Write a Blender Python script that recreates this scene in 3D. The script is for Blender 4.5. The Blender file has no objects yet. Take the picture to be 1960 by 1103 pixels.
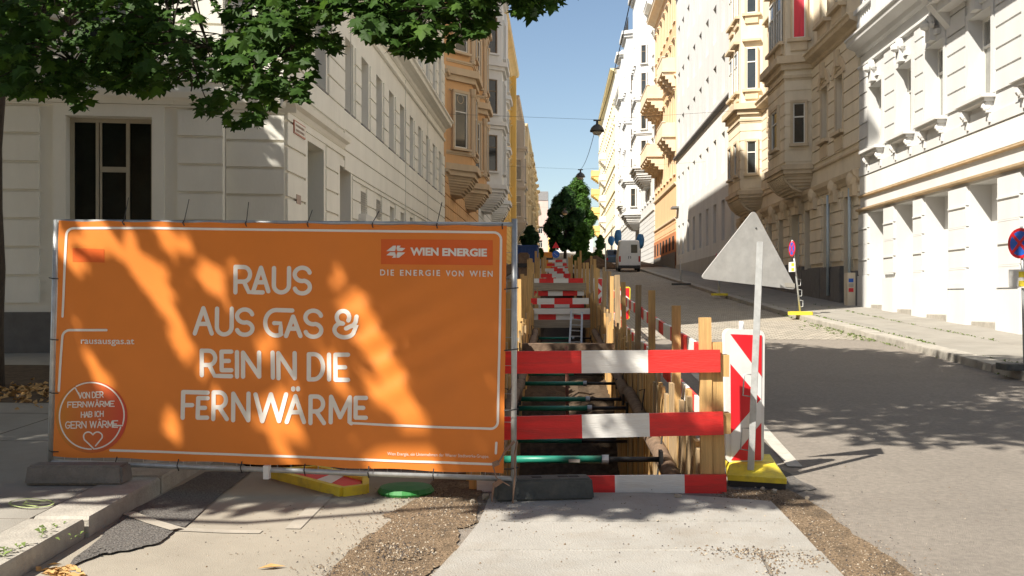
import bpy, bmesh, math, random
from mathutils import Vector, Matrix
random.seed(11)
R = math.radians
# ------------------------------------------------------------------ camera
FPX, CX, CY, HOR, YAW, EYE = 2000.0, 980.0, 551.5, 567.0, R(2.52), 1.757
sc = bpy.context.scene
cam = bpy.data.objects.new('camera', bpy.data.cameras.new('camera'))
sc.collection.objects.link(cam)
cam.location = (0, 0, EYE)
cam.rotation_euler = (R(90), 0, YAW)
cam.data.sensor_width = 36
cam.data.lens = 36 * FPX / 1960
cam.data.shift_y = (HOR - CY) / 1960
cam.data.clip_end = 2000
cam.data.clip_start = 0.05
sc.camera = cam
# ------------------------------------------------------------------ light
SUN_EL, SUN_AZ = R(46), R(45)          # light travels towards (cos az, sin az)
w = bpy.data.worlds.new('World'); sc.world = w; w.use_nodes = True
nt = w.node_tree
bg = nt.nodes['Background']
sky = nt.nodes.new('ShaderNodeTexSky'); sky.sky_type = 'NISHITA'; sky.sun_disc = False
sky.sun_elevation = SUN_EL
to_sun = Vector((-math.cos(SUN_AZ), -math.sin(SUN_AZ)))
sky.sun_rotation = math.atan2(to_sun.x, to_sun.y)
sky.air_density = 1.0; sky.dust_density = 0.5; sky.ozone_density = 0.3
nt.links.new(sky.outputs[0], bg.inputs[0]); bg.inputs[1].default_value = 0.072
sd = bpy.data.lights.new('sun', 'SUN'); sd.energy = 5.0; sd.angle = R(0.53); sd.color = (1, .945, .85)
sun = bpy.data.objects.new('sun', sd); sc.collection.objects.link(sun)
d = Vector((math.cos(SUN_AZ) * math.cos(SUN_EL), math.sin(SUN_AZ) * math.cos(SUN_EL), -math.sin(SUN_EL)))
sun.rotation_euler = d.to_track_quat('-Z', 'Y').to_euler(); sun.location = (-20, -20, 40)
sc.view_settings.view_transform = 'Standard'; sc.view_settings.look = 'None'
sc.view_settings.exposure = 0.9; sc.view_settings.gamma = 1
sc.render.engine = 'CYCLES'
sc.cycles.use_denoising = True
sc.cycles.max_bounces = 6; sc.cycles.diffuse_bounces = 4; sc.cycles.transparent_max_bounces = 6
sc.cycles.sample_clamp_indirect = 6
# ------------------------------------------------------------------ geometry helpers
FW = Vector((-math.sin(YAW), math.cos(YAW), 0)); RT = Vector((math.cos(YAW), math.sin(YAW), 0)); CAM = Vector((0, 0, EYE))
def ray(x, y): return FW + RT * ((x - CX) / FPX) + Vector((0, 0, (HOR - y) / FPX))
def gz(Y):
    z = .04 * Y
    if Y > 45: z += .01 * (Y - 35)
    elif Y > 25: z += .01 * (Y - 25) ** 2 / 40
    return z
def at_d(x, y, dd): return CAM + ray(x, y) * dd
def on_x(x, y, X): r = ray(x, y); return CAM + r * (X / r.x)
def on_y(x, y, Y): r = ray(x, y); return CAM + r * (Y / r.y)
def on_g(x, y, dz=0.0):
    r = ray(x, y); t = 5.0
    for _ in range(60):
        p = CAM + r * t
        den = r.z - .04 * r.y
        t -= (p.z - gz(p.y) - dz) / den
    return CAM + r * t
COL = sc.collection
def setp(o, label=None, cat=None, group=None, kind=None):
    if label: o['label'] = label
    if cat: o['category'] = cat
    if group: o['group'] = group
    if kind: o['kind'] = kind
    return o
def E(name, label, cat, loc, group=None, rotz=0):
    o = bpy.data.objects.new(name, None); COL.objects.link(o); o.location = loc; o.rotation_euler[2] = rotz
    o.empty_display_size = .2
    return setp(o, label, cat, group)
def link(name, me, parent=None, basis=None):
    o = bpy.data.objects.new(name, me); COL.objects.link(o)
    if parent: o.parent = parent
    if basis is not None: o.matrix_basis = basis
    return o
def mesh(name, v, f, mat, parent=None, mats=None, fm=None, smooth=False, M=None, world=False):
    if M is not None: v = [M @ Vector(p) for p in v]
    if world and parent is not None:
        b = Vector((0, 0, 0)); q = parent
        while q: b += q.location; q = q.parent
        v = [Vector(p) - b for p in v]
    me = bpy.data.meshes.new(name); me.from_pydata([tuple(p) for p in v], [], f)
    for m in (mats or [mat]): me.materials.append(m)
    if fm: me.polygons.foreach_set('material_index', fm)
    if smooth: me.polygons.foreach_set('use_smooth', [True] * len(me.polygons))
    me.update()
    return link(name, me, parent)
CUBEV = [(-.5, -.5, -.5), (.5, -.5, -.5), (.5, .5, -.5), (-.5, .5, -.5), (-.5, -.5, .5), (.5, -.5, .5), (.5, .5, .5), (-.5, .5, .5)]
CUBEF = [(0, 3, 2, 1), (4, 5, 6, 7), (0, 1, 5, 4), (1, 2, 6, 5), (2, 3, 7, 6), (3, 0, 4, 7)]
_cube = {}
def cube(mat):
    if mat.name not in _cube:
        me = bpy.data.meshes.new('block'); me.from_pydata(CUBEV, [], CUBEF); me.materials.append(mat); _cube[mat.name] = me
    return _cube[mat.name]
I4 = Matrix.Identity(4)
def box(name, parent, mat, x0, x1, y0, y1, z0, z1, M=I4):
    B = M @ Matrix.Translation(((x0 + x1) / 2, (y0 + y1) / 2, (z0 + z1) / 2)) @ Matrix.Diagonal((x1 - x0, y1 - y0, z1 - z0, 1))
    return link(name, cube(mat), parent, B)
class MB:
    """collects shapes into one mesh"""
    def __init__(s): s.v = []; s.f = []; s.m = []
    def add(s, v, f, m=0):
        o = len(s.v); s.v += [Vector(p) for p in v]; s.f += [tuple(i + o for i in q) for q in f]; s.m += [m] * len(f); return s
    def box(s, x0, x1, y0, y1, z0, z1, m=0):
        return s.add([((x0 + x1) / 2 + a * (x1 - x0), (y0 + y1) / 2 + b * (y1 - y0), (z0 + z1) / 2 + c * (z1 - z0)) for a, b, c in CUBEV], CUBEF, m)
    def beam(s, p, q, w_, h_, m=0, up=Vector((0, 0, 1)), bev=0):
        p = Vector(p); q = Vector(q); d_ = (q - p).normalized()
        if abs(d_.dot(up)) > .98: up = Vector((0, 1, 0))
        a = d_.cross(up).normalized() * (w_ / 2); b = a.cross(d_).normalized() * (h_ / 2)
        return s.add([p - a - b, p + a - b, p + a + b, p - a + b, q - a - b, q + a - b, q + a + b, q - a + b],
                     [(0, 1, 2, 3), (7, 6, 5, 4), (0, 4, 5, 1), (1, 5, 6, 2), (2, 6, 7, 3), (3, 7, 4, 0)], m)
    def tube(s, pts, r, n=8, m=0, caps=True):
        pts = [Vector(p) for p in pts]; rs = r if isinstance(r, (list, tuple)) else [r] * len(pts)
        v = []; f = []; pa = None
        for i, p in enumerate(pts):
            d_ = (pts[min(i + 1, len(pts) - 1)] - pts[max(i - 1, 0)]).normalized()
            if pa is None:
                u = Vector((0, 0, 1)) if abs(d_.z) < .9 else Vector((1, 0, 0)); pa = d_.cross(u).normalized()
            else: pa = (pa - d_ * pa.dot(d_)).normalized()
            pb = d_.cross(pa)
            for k in range(n):
                t = 2 * math.pi * k / n; v.append(p + (pa * math.cos(t) + pb * math.sin(t)) * rs[i])
        for i in range(len(pts) - 1):
            for k in range(n): f.append((i * n + k, i * n + (k + 1) % n, (i + 1) * n + (k + 1) % n, (i + 1) * n + k))
        if caps: f.append(tuple(range(n - 1, -1, -1))); f.append(tuple((len(pts) - 1) * n + k for k in range(n)))
        return s.add(v, f, m)
    def lathe(s, c, prof, n=16, m=0, axis=None):
        c = Vector(c); v = []; f = []
        Q = Matrix.Identity(3) if axis is None else Vector((0, 0, 1)).rotation_difference(Vector(axis)).to_matrix()
        for r_, z in prof:
            for k in range(n):
                t = 2 * math.pi * k / n; v.append(c + Q @ Vector((r_ * math.cos(t), r_ * math.sin(t), z)))
        for i in range(len(prof) - 1):
            for k in range(n): f.append((i * n + k, i * n + (k + 1) % n, (i + 1) * n + (k + 1) % n, (i + 1) * n + k))
        f.append(tuple(range(n - 1, -1, -1))); f.append(tuple((len(prof) - 1) * n + k for k in range(n)))
        return s.add(v, f, m)
    def prism(s, plan, z0, z1, m=0):
        n = len(plan); v = [(p[0], p[1], z0) for p in plan] + [(p[0], p[1], z1) for p in plan]
        f = [tuple(range(n - 1, -1, -1)), tuple(range(n, 2 * n))] + [(i, (i + 1) % n, n + (i + 1) % n, n + i) for i in range(n)]
        return s.add(v, f, m)
    def build(s, name, mats, parent=None, smooth=False, M=None, world=False):
        if not isinstance(mats, (list, tuple)): mats = [mats]
        return mesh(name, s.v, s.f, None, parent, mats, s.m, smooth, M, world)
# ------------------------------------------------------------------ materials
MATS = {}
def lin(c):
    return tuple(((u / 255) / 12.92 if u / 255 <= .04045 else ((u / 255 + .055) / 1.055) ** 2.4) for u in c)
def mat(name, col, rough=.8, var=.12, scale=3.0, bump=.15, bscale=40.0, metal=0, dirt=None, dscale=.6, damt=.35, spec=.5, streak=False, c2=None, trans=0, coat=0):
    if name in MATS: return MATS[name]
    m = bpy.data.materials.new(name); m.use_nodes = True; n = m.node_tree; L = n.links
    b = n.nodes['Principled BSDF']; b.inputs['Roughness'].default_value = rough; b.inputs['Metallic'].default_value = metal
    b.inputs['Specular IOR Level'].default_value = spec
    if coat: b.inputs['Coat Weight'].default_value = coat
    g = n.nodes.new('ShaderNodeNewGeometry')
    pos = g.outputs['Position']
    if streak:
        mp = n.nodes.new('ShaderNodeMapping'); L.new(pos, mp.inputs[0]); mp.inputs['Scale'].default_value = (1, 1, .12) if streak is True else streak; pos2 = mp.outputs[0]
    else: pos2 = pos
    nz = n.nodes.new('ShaderNodeTexNoise'); nz.inputs['Scale'].default_value = scale; nz.inputs['Detail'].default_value = 6; nz.inputs['Roughness'].default_value = .62; L.new(pos2, nz.inputs['Vector'])
    mx = n.nodes.new('ShaderNodeMix'); mx.data_type = 'RGBA'
    lo = tuple(max(0, c * (1 - var)) for c in col); hi = tuple(min(1, c * (1 + var)) for c in (c2 or col))
    mx.inputs[6].default_value = (*lo, 1); mx.inputs[7].default_value = (*hi, 1)
    cr = n.nodes.new('ShaderNodeMapRange'); cr.inputs[1].default_value = .3; cr.inputs[2].default_value = .7; L.new(nz.outputs[0], cr.inputs[0]); L.new(cr.outputs[0], mx.inputs[0])
    out = mx.outputs[2]
    if dirt:
        n2 = n.nodes.new('ShaderNodeTexNoise'); n2.inputs['Scale'].default_value = dscale; n2.inputs['Detail'].default_value = 8; n2.inputs['Roughness'].default_value = .7; L.new(pos2, n2.inputs['Vector'])
        r2 = n.nodes.new('ShaderNodeMapRange'); r2.inputs[1].default_value = .48; r2.inputs[2].default_value = .75; r2.inputs[4].default_value = damt; L.new(n2.outputs[0], r2.inputs[0])
        m2 = n.nodes.new('ShaderNodeMix'); m2.data_type = 'RGBA'; L.new(r2.outputs[0], m2.inputs[0]); L.new(out, m2.inputs[6]); m2.inputs[7].default_value = (*dirt, 1); out = m2.outputs[2]
    L.new(out, b.inputs['Base Color'])
    if bump:
        n3 = n.nodes.new('ShaderNodeTexNoise'); n3.inputs['Scale'].default_value = bscale; n3.inputs['Detail'].default_value = 5; L.new(pos2, n3.inputs['Vector'])
        bp = n.nodes.new('ShaderNodeBump'); bp.inputs['Strength'].default_value = bump; bp.inputs['Distance'].default_value = .02; L.new(n3.outputs[0], bp.inputs['Height']); L.new(bp.outputs[0], b.inputs['Normal'])
    if trans:
        tr = n.nodes.new('ShaderNodeBsdfTranslucent'); L.new(out, tr.inputs[0]); ms = n.nodes.new('ShaderNodeMixShader'); ms.inputs[0].default_value = trans
        o_ = n.nodes['Material Output']; L.new(b.outputs[0], ms.inputs[1]); L.new(tr.outputs[0], ms.inputs[2]); L.new(ms.outputs[0], o_.inputs[0])
    MATS[name] = m
    return m
def plaster(name, col, var=.06, dirt=(.25, .21, .16), damt=.25): return mat(name, col, .9, var, 1.3, .12, 30, dirt=dirt, dscale=.5, damt=damt, streak=(1, 1, .35), spec=.2)
P_white = plaster('plaster_cream_white', (.84, .81, .72), damt=.10)
P_whiteR = plaster('plaster_bright_white', (.62, .612, .59), damt=.10)
P_beige = plaster('plaster_beige', (.78, .68, .52), dirt=(.30, .23, .15), damt=.35)
P_beigeD = plaster('plaster_beige_trim', (.66, .54, .38), dirt=(.2, .15, .1), damt=.5)
P_ochre = plaster('plaster_ochre', (.72, .44, .22))
P_ochreT = plaster('plaster_ochre_trim', (.64, .50, .34), damt=.4)
P_greyw = plaster('plaster_grey_white', (.74, .72, .67), damt=.15)
P_yellow = plaster('plaster_yellow', (.80, .58, .20), damt=.15)
P_yellowT = plaster('plaster_yellow_trim', (.78, .66, .38))
P_grey = plaster('plaster_grey', (.50, .46, .40))
P_sand = plaster('plaster_sand', (.70, .55, .33))
P_orange = plaster('plaster_orange', (.74, .48, .27), damt=.15)
P_orangeT = plaster('plaster_orange_trim', (.76, .63, .46), damt=.2)
P_red = plaster('plaster_brick_red', (.50, .20, .09))
P_cream = plaster('plaster_pale_cream', (.80, .75, .63), damt=.1)
P_pink = plaster('plaster_pink', (.66, .48, .42))
M_plinth = mat('plinth_stone', (.16, .15, .14), .85, .15, 4, .25, 30, dirt=(.07, .07, .06))
M_ledge = mat('ledge_stone', (.50, .36, .21), .85, .15, 4, .2, 40)
M_roof = mat('roof_sheet', (.18, .17, .16), .6, .15, 2, .1)
M_frame = mat('window_frame_white', (.72, .70, .64), .5, .05, 4, 0)
M_frameG = mat('window_frame_beige', (.42, .38, .29), .5, .08, 4, .05)
M_frameB = mat('window_frame_brown', (.20, .14, .08), .5, .1, 4, .05)
M_greenf = mat('door_frame_green', (.20, .26, .19), .5, .1, 4, .05)
M_bluef = mat('drainpipe_blue_grey', (.45, .52, .54), .45, .08, 4, 0, metal=.2)
def glass(name, col, rough=.06):
    m = mat(name, col, rough, .35, .9, .04, 1.2, spec=.6); return m
M_glass = glass('window_glass', (.035, .04, .04))
M_glassD = mat('window_glass_dark', (.012, .016, .013), .12, .4, 1.5, .03, 1.2, spec=.22)
M_glass2 = glass('window_glass_curtained', (.22, .22, .20), .12)
M_redc = mat('red_curtain', (.72, .06, .09), .7, .25, 5, .3, 9, streak=True)
M_louver = mat('louver', (.62, .60, .54), .6, .1, 4, .05)
M_dark = mat('dark_void', (.02, .02, .02), .9, 0, 1, 0)
M_asph = mat('asphalt', (.265, .232, .195), .92, .16, 22, .8, 150, dirt=(.15, .132, .115), dscale=.45, damt=.45, c2=(.275, .24, .20), spec=.25)
M_asphd = mat('asphalt_patch_dark', (.13, .12, .11), .95, .4, 45, 1.0, 70, spec=.2, dirt=(.2, .18, .15), dscale=14, damt=.4)
M_dusty = mat('dusty_pavement', (.32, .285, .23), .95, .10, 1.5, .35, 140, dirt=(.22, .19, .15), dscale=1.1, damt=.45, spec=.2)
M_conc = mat('concrete_slab', (.345, .325, .29), .9, .09, 2.5, .5, 90, dirt=(.24, .20, .15), dscale=2.2, damt=.6, spec=.2)
M_side = mat('sidewalk_asphalt', (.30, .278, .24), .92, .12, 1.5, .4, 160, dirt=(.2, .18, .15), dscale=.8, damt=.4, spec=.2)
M_kerb = mat('kerb_granite', (.36, .33, .28), .85, .2, 6, .4, 60, dirt=(.12, .11, .09), dscale=1.2, damt=.5)
M_grit = mat('dirt_and_grit', (.15, .105, .065), .97, .5, 60, 1.0, 90, dirt=(.05, .04, .03), dscale=4, damt=.95, spec=.15, c2=(.25, .18, .115))
M_soil = mat('trench_soil', (.085, .06, .04), .97, .4, 9, 1.0, 14, dirt=(.08, .06, .04), dscale=2, damt=.8, spec=.15)
M_wood = mat('timber_fresh', (.60, .37, .14), .75, .22, 6, .25, 30, streak=(6, 6, .35), dirt=(.30, .18, .08), dscale=2.2, damt=.5)
M_wood2 = mat('timber_aged', (.40, .28, .15), .8, .25, 6, .3, 30, streak=(6, 6, .35), dirt=(.14, .1, .06), dscale=2, damt=.6)
M_woodg = mat('timber_grey', (.36, .30, .22), .85, .2, 6, .3, 30, streak=(.4, 6, 6), dirt=(.15, .12, .09), dscale=2, damt=.5)
M_log = mat('log_bark', (.17, .11, .07), .9, .35, 8, .8, 18, dirt=(.30, .22, .14), dscale=3, damt=.5)
M_redb = mat('board_red', (.80, .028, .024), .55, .12, 5, .2, 35, dirt=(.36, .05, .035), dscale=6, damt=.55, streak=(.5, 1, 4))
M_whiteb = mat('board_white', (.82, .80, .75), .6, .08, 5, .2, 35, dirt=(.50, .43, .34), dscale=5, damt=.55, streak=(.5, 1, 4))
M_reds = mat('reflective_red', (.72, .02, .03), .35, .06, 4, 0)
M_whites = mat('reflective_white', (.80, .79, .77), .35, .05, 4, 0, dirt=(.5, .46, .4), dscale=5, damt=.3)
M_plw = mat('plastic_white', (.78, .76, .73), .45, .05, 6, .05, dirt=(.42, .38, .32), dscale=6, damt=.35)
M_yel = mat('plastic_yellow', (.80, .62, .04), .6, .1, 6, .25, 30, dirt=(.30, .24, .08), dscale=7, damt=.6)
M_steel = mat('galvanised_steel', (.50, .51, .50), .42, .15, 14, .06, 60, metal=.4, dirt=(.30, .29, .27), dscale=6, damt=.5)
M_alu = mat('sign_back_aluminium', (.50, .49, .46), .55, .12, 12, .05, 50, metal=.15, dirt=(.40, .39, .37), dscale=4, damt=.6)
M_ban = mat('banner_orange', (.80, .235, .032), .5, .06, 1.2, .08, 300, trans=.12)
M_banr = mat('banner_red_print', (.72, .12, .012), .5, .06, 2, 0)
M_banw = mat('banner_white_print', (.80, .75, .68), .5, .03, 3, 0)
M_foot = mat('recycled_foot_black', (.075, .078, .072), .8, .25, 9, .4, 40, dirt=(.18, .17, .14), dscale=4, damt=.6)
M_footc = mat('concrete_foot', (.21, .19, .165), .95, .2, 10, .8, 60, dirt=(.16, .14, .12), dscale=6, damt=.5)
M_green = mat('strut_green', (.015, .21, .14), .4, .15, 5, .05, dirt=(.05, .10, .08), dscale=5, damt=.4)
M_blk = mat('black_steel', (.03, .03, .03), .6, .2, 6, .05)
M_cable = mat('cable_black', (.015, .015, .018), .7, 0, 1, 0)
M_lamp = mat('lamp_dark', (.06, .06, .06), .45, .15, 8, 0)
M_lampg = mat('lamp_bowl', (.62, .55, .42), .3, .05, 6, 0)
M_bark = mat('tree_bark', (.055, .042, .032), .95, .4, 9, 1.0, 22, streak=(3, 3, .6))
M_paintw = mat('road_paint_white', (.46, .43, .37), .85, .12, 9, .2, 150, dirt=(.34, .30, .25), dscale=5, damt=.95)
M_paintf = mat('road_paint_faded', (.345, .31, .255), .9, .12, 9, .2, 150, dirt=(.26, .23, .185), dscale=5, damt=.95)
M_paintg = mat('spray_paint_green', (.42, .50, .20), .8, .1, 9, 0)
M_blue = mat('blue_sheet', (.02, .16, .42), .6, .15, 5, .1)
M_contb = mat('container_blue', (.015, .06, .22), .5, .15, 3, .1)
M_grass = mat('weed_green', (.12, .17, .035), .9, .3, 20, 0)
M_strap = mat('strap_worn', (.30, .19, .13), .9, .25, 14, .3, 60)
M_van = mat('van_white', (.78, .77, .74), .3, .04, 3, 0, coat=.3)
M_carb = mat('car_blue', (.05, .10, .16), .25, .04, 3, 0, coat=.5)
M_tyre = mat('tyre_rubber', (.02, .02, .02), .85, .1, 9, 0)
M_lightred = mat('tail_light', (.5, .01, .01), .2, 0, 1, 0)
M_signblue = mat('sign_blue', (.02, .12, .55), .4, .04, 4, 0)
M_signred = mat('sign_red', (.72, .02, .03), .4, .04, 4, 0)
M_brownleaf = mat('dry_leaf', (.45, .27, .10), .8, .2, 20, 0)
def leafmat(name, col, tr=.35, var=.35, sc_=7): return mat(name, col, .6, var, sc_, 0, trans=tr, spec=.2)
L_maple = leafmat('leaf_maple', (.035, .08, .012), .3)
L_maple2 = leafmat('leaf_maple_pale', (.075, .15, .02), .45)
L_dark = leafmat('leaf_dark', (.022, .055, .016), .2)
L_light = leafmat('leaf_light', (.06, .135, .02), .3)
L_mid = leafmat('leaf_mid', (.05, .12, .025), .3)
def rnd(a, b): return random.uniform(a, b)
# ------------------------------------------------------------------ ground and street surfaces
XL, XR = -4.8, 9.4                        # facade planes left and right
KL, KR = -2.92, 6.4                       # kerb edges towards the road
TX0, TX1, TY0, TY1 = -.74, 1.12, 7.98, 76 # trench hole
YS = [-30, -8, 0, 4, 6, TY0, 10, 12, 15, 18, 21, 25] + list(range(27, 47, 2)) + [50, 60, 70, TY1, 90, 120, 160, 220, 300, 450, 700]
def sheet(name, xs, ys, dz, m, skip=None, parent=None, kind='structure'):
    v = [(x, y, gz(y) + dz) for y in ys for x in xs]; n = len(xs); f = []
    for j in range(len(ys) - 1):
        for i in range(n - 1):
            if skip and skip((xs[i] + xs[i + 1]) / 2, (ys[j] + ys[j + 1]) / 2): continue
            f.append((j * n + i, j * n + i + 1, (j + 1) * n + i + 1, (j + 1) * n + i))
    o = mesh(name, v, f, m, parent)
    if kind: o['kind'] = kind
    return o
ground = sheet('ground', [-300, TX0, TX1, 300], YS, 0, M_asph, lambda x, y: TX0 < x < TX1 and TY0 < y < TY1)
def yr(a, b): return [a] + [y for y in YS if a + .3 < y < b - .3] + [b]
# cobbled carriageway
def cobble_mat():
    m = bpy.data.materials.new('cobblestones'); m.use_nodes = True; n = m.node_tree; L = n.links; b = n.nodes['Principled BSDF']; b.inputs['Roughness'].default_value = .85; b.inputs['Specular IOR Level'].default_value = .3
    g = n.nodes.new('ShaderNodeNewGeometry'); mp = n.nodes.new('ShaderNodeMapping'); mp.inputs['Scale'].default_value = (5.6, 5.6, 0); L.new(g.outputs['Position'], mp.inputs[0])
    br = n.nodes.new('ShaderNodeTexBrick'); br.inputs['Scale'].default_value = 1; br.inputs['Mortar Size'].default_value = .06; br.inputs['Mortar Smooth'].default_value = .4; br.inputs['Brick Width'].default_value = 1; br.inputs['Row Height'].default_value = 1
    br.inputs['Color1'].default_value = (.42, .37, .30, 1); br.inputs['Color2'].default_value = (.30, .27, .22, 1); br.inputs['Mortar'].default_value = (.10, .085, .06, 1)
    L.new(mp.outputs[0], br.inputs[0])
    nz = n.nodes.new('ShaderNodeTexNoise'); nz.inputs['Scale'].default_value = .7; nz.inputs['Detail'].default_value = 8; L.new(g.outputs['Position'], nz.inputs[0])
    r2 = n.nodes.new('ShaderNodeMapRange'); r2.inputs[1].default_value = .5; r2.inputs[2].default_value = .75; r2.inputs[4].default_value = .5; L.new(nz.outputs[0], r2.inputs[0])
    mx = n.nodes.new('ShaderNodeMix'); mx.data_type = 'RGBA'; L.new(r2.outputs[0], mx.inputs[0]); L.new(br.outputs[0], mx.inputs[6]); mx.inputs[7].default_value = (.40, .34, .25, 1)
    L.new(mx.outputs[2], b.inputs['Base Color'])
    bp = n.nodes.new('ShaderNodeBump'); bp.inputs['Strength'].default_value = .9; bp.inputs['Distance'].default_value = .03; bp.invert = True; L.new(br.outputs['Fac'], bp.inputs['Height']); L.new(bp.outputs[0], b.inputs['Normal'])
    return m
M_cob = cobble_mat()
sheet('cobbled_road', [TX1 + .25, 3.5, KR], yr(21.6, 230), .004, M_cob)
sheet('dusty_verge', [KL, TX0 - .02], yr(-6, 40), .004, M_dusty)
sheet('cobbled_lane', [KL, TX0 - .02], yr(40, 230), .004, M_cob)
# sidewalks (raised 12 cm)
def walk(name, x0, x1, y0, y1, m=M_side):
    return sheet(name, [x0, x1], yr(y0, y1), .12, m)
def walk_solid(name, x0, x1, y0, y1):
    ys = yr(y0, y1); v = []; f = []
    for y in ys: v += [(x0, y, gz(y) + .12), (x1, y, gz(y) + .12), (x1, y, gz(y) - .2), (x0, y, gz(y) - .2)]
    for i in range(len(ys) - 1):
        a = 4 * i
        f += [(a, a + 1, a + 5, a + 4), (a + 1, a + 2, a + 6, a + 5), (a + 3, a, a + 4, a + 7)]
    f += [(3, 2, 1, 0), (4 * len(ys) - 4, 4 * len(ys) - 3, 4 * len(ys) - 2, 4 * len(ys) - 1)]
    return mesh(name, v, f, M_soil)
sub = walk_solid('sidewalk_left', -60, KL - .36, -10, 230); sub['kind'] = 'structure'
sub2 = walk_solid('sidewalk_right', KR + .36, 40, -6, 230); sub2['kind'] = 'structure'
KW = .35
def slab(name, parent, m, pts, dz0, dz1, jit=.004, bev=.012):
    """a flat stone with a small chamfer round its top, following the slope"""
    c = Vector((sum(p[0] for p in pts) / len(pts), sum(p[1] for p in pts) / len(pts)))
    j = rnd(-jit, jit); top = []; mid = []; bot = []
    for p in pts:
        q = Vector((p[0], p[1])); dd = (c - q).normalized() * bev
        top.append((q.x + dd.x, q.y + dd.y, gz(q.y) + dz1 + j)); mid.append((q.x, q.y, gz(q.y) + dz1 + j - bev)); bot.append((q.x, q.y, gz(q.y) + dz0))
    n = len(pts); v = bot + mid + top
    f = [tuple(range(2 * n, 3 * n))]
    for r_ in (0, n): f += [(r_ + i, r_ + (i + 1) % n, r_ + n + (i + 1) % n, r_ + n + i) for i in range(n)]
    return mesh(name, v, f, m, parent)
def rect(x0, x1, y0, y1): return [(x0, y0), (x1, y0), (x1, y1), (x0, y1)]
# kerb stones, one by one
for par, xa, xb, ya, yb, ln in ((sub, KL - KW, KL, 1.0, 60, 1.35), (sub2, KR, KR + KW, 9.5, 92, 1.3)):
    y = ya
    while y < yb:
        l = ln * rnd(.85, 1.15); g = .012
        j = rnd(-.012, .012)
        slab('kerb_stone', par, M_kerb, [(xa + j, y + g), (xb + j, y + g), (xb + j, y + l - g), (xa + j, y + l - g)], -.2, .128, .006, .018)
        y += l
# sidewalk slabs
def paving(par, xs, ya, yb, ln, m, off=0):
    for i in range(len(xs) - 1):
        y = ya + (i % 2) * off
        while y < yb:
            l = ln * rnd(.8, 1.2); slab('paving_slab', par, m, rect(xs[i] + .008, xs[i + 1] - .008, y + .008, y + l - .008), .11, .124, .003, .006); y += l
paving(sub2, [KR + KW, KR + 1.75, XR + .1], 10, 88, 3.4, M_side, 1.5)
paving(sub, [-9.6, -7.4, -5.1, KL - KW], 1.5, 17.4, 2.6, M_side, 1.1)
paving(sub, [XL - .1, KL - KW], 17.4, 60, 2.6, M_side, 1.1)
paving(sub, [-14, -11.8, -9.6], 4, 16, 2.6, M_side, 1.1)
# weeds in the joints of the right-hand sidewalk
mb = MB()
for i in range(420):
    y = rnd(19, 30) if i < 300 else rnd(12, 40); x = random.choice([KR + KW, KR + KW, KR + 1.75, KR - .05]) + rnd(-.03, .03)
    if i % 4 == 0: x = KR - abs(random.gauss(0, .25)); y = rnd(21, 26)
    z = gz(y) + (.12 if x > KR else .004); a = rnd(0, 6.28); l = rnd(.015, .06)
    for k in range(3):
        a += 2.1; mb.add([(x, y, z), (x + l * math.cos(a), y + l * math.sin(a), z + l * .7), (x + l * math.cos(a + .7), y + l * math.sin(a + .7), z + l * .5)], [(0, 1, 2)])
for i in range(70):
    p = on_g(*random.choice([(85, 1023), (10, 1058), (30, 1050), (95, 1010), (145, 1027)]), .13); a = rnd(0, 6.28); l = rnd(.01, .05); p = p + Vector((rnd(-.05, .05), rnd(-.1, .1), 0))
    mb.add([p, p + Vector((l * math.cos(a), l * math.sin(a), l * .5)), p + Vector((l * math.cos(a + .7), l * math.sin(a + .7), l * .4))], [(0, 1, 2)])
setp(mb.build('weeds', M_grass), 'green weeds and moss in the pavement joints', 'weeds', kind='stuff')
# concrete slabs in front of the trench
def gq(pts): return [tuple(on_g(*p)[:2]) for p in pts]
rows = [[(1030, 944), (1385, 947), (1398, 1002), (921, 1002), (940, 952)], [(1400, 948), (1400, 948)], ]
for pts in ([(938, 950), (1240, 948), (1478, 965), (1515, 1003), (917, 1003)],
            [(915, 1005), (1200, 1005), (1518, 1005), (1568, 1059), (1200, 1059), (872, 1059)],
            [(868, 1061), (1452, 1061), (1490, 1135), (800, 1135)], [(1458, 1061), (1572, 1061), (1640, 1135), (1496, 1135)]):
    q = gq(pts)[::-1]
    if sum((q[i][0] - q[i - 1][0]) * (q[i][1] + q[i - 1][1]) for i in range(len(q))) > 0: q = q[::-1]
    slab('concrete_slab', ground, M_conc, q, -.05, .022, .002, .01)
# patches of dirt and asphalt: irregular thin sheets
def blob(name, pts, dz, m, parent=ground, rough=.02, kind=None, sub_=6):
    P = [on_g(*p, dz) for p in pts]; out = []
    for i in range(len(P)):
        a = P[i]; b = P[(i + 1) % len(P)]
        for k in range(sub_):
            q = a.lerp(b, k / sub_); out.append(Vector((q.x + rnd(-rough, rough), q.y + rnd(-rough, rough) * 2, 0)))
    area = sum(out[i - 1].x * out[i].y - out[i].x * out[i - 1].y for i in range(len(out)))
    if area < 0: out = out[::-1]
    bm = bmesh.new(); vs = [bm.verts.new((q.x, q.y, gz(q.y) + dz)) for q in out]; bm.faces.new(vs); bmesh.ops.triangulate(bm, faces=bm.faces[:])
    me = bpy.data.meshes.new(name); bm.to_mesh(me); bm.free(); me.materials.append(m)
    o = link(name, me, parent)
    if kind: o['kind'] = kind
    return o
blob('dirt_patch', [(845, 905), (935, 905), (918, 950), (912, 1000), (872, 1012), (878, 1045), (935, 1062), (905, 1080), (835, 1085), (800, 1110), (760, 1140), (590, 1140), (640, 1085), (690, 1035), (745, 1000), (735, 985), (800, 955)], .010, M_grit)
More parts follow.
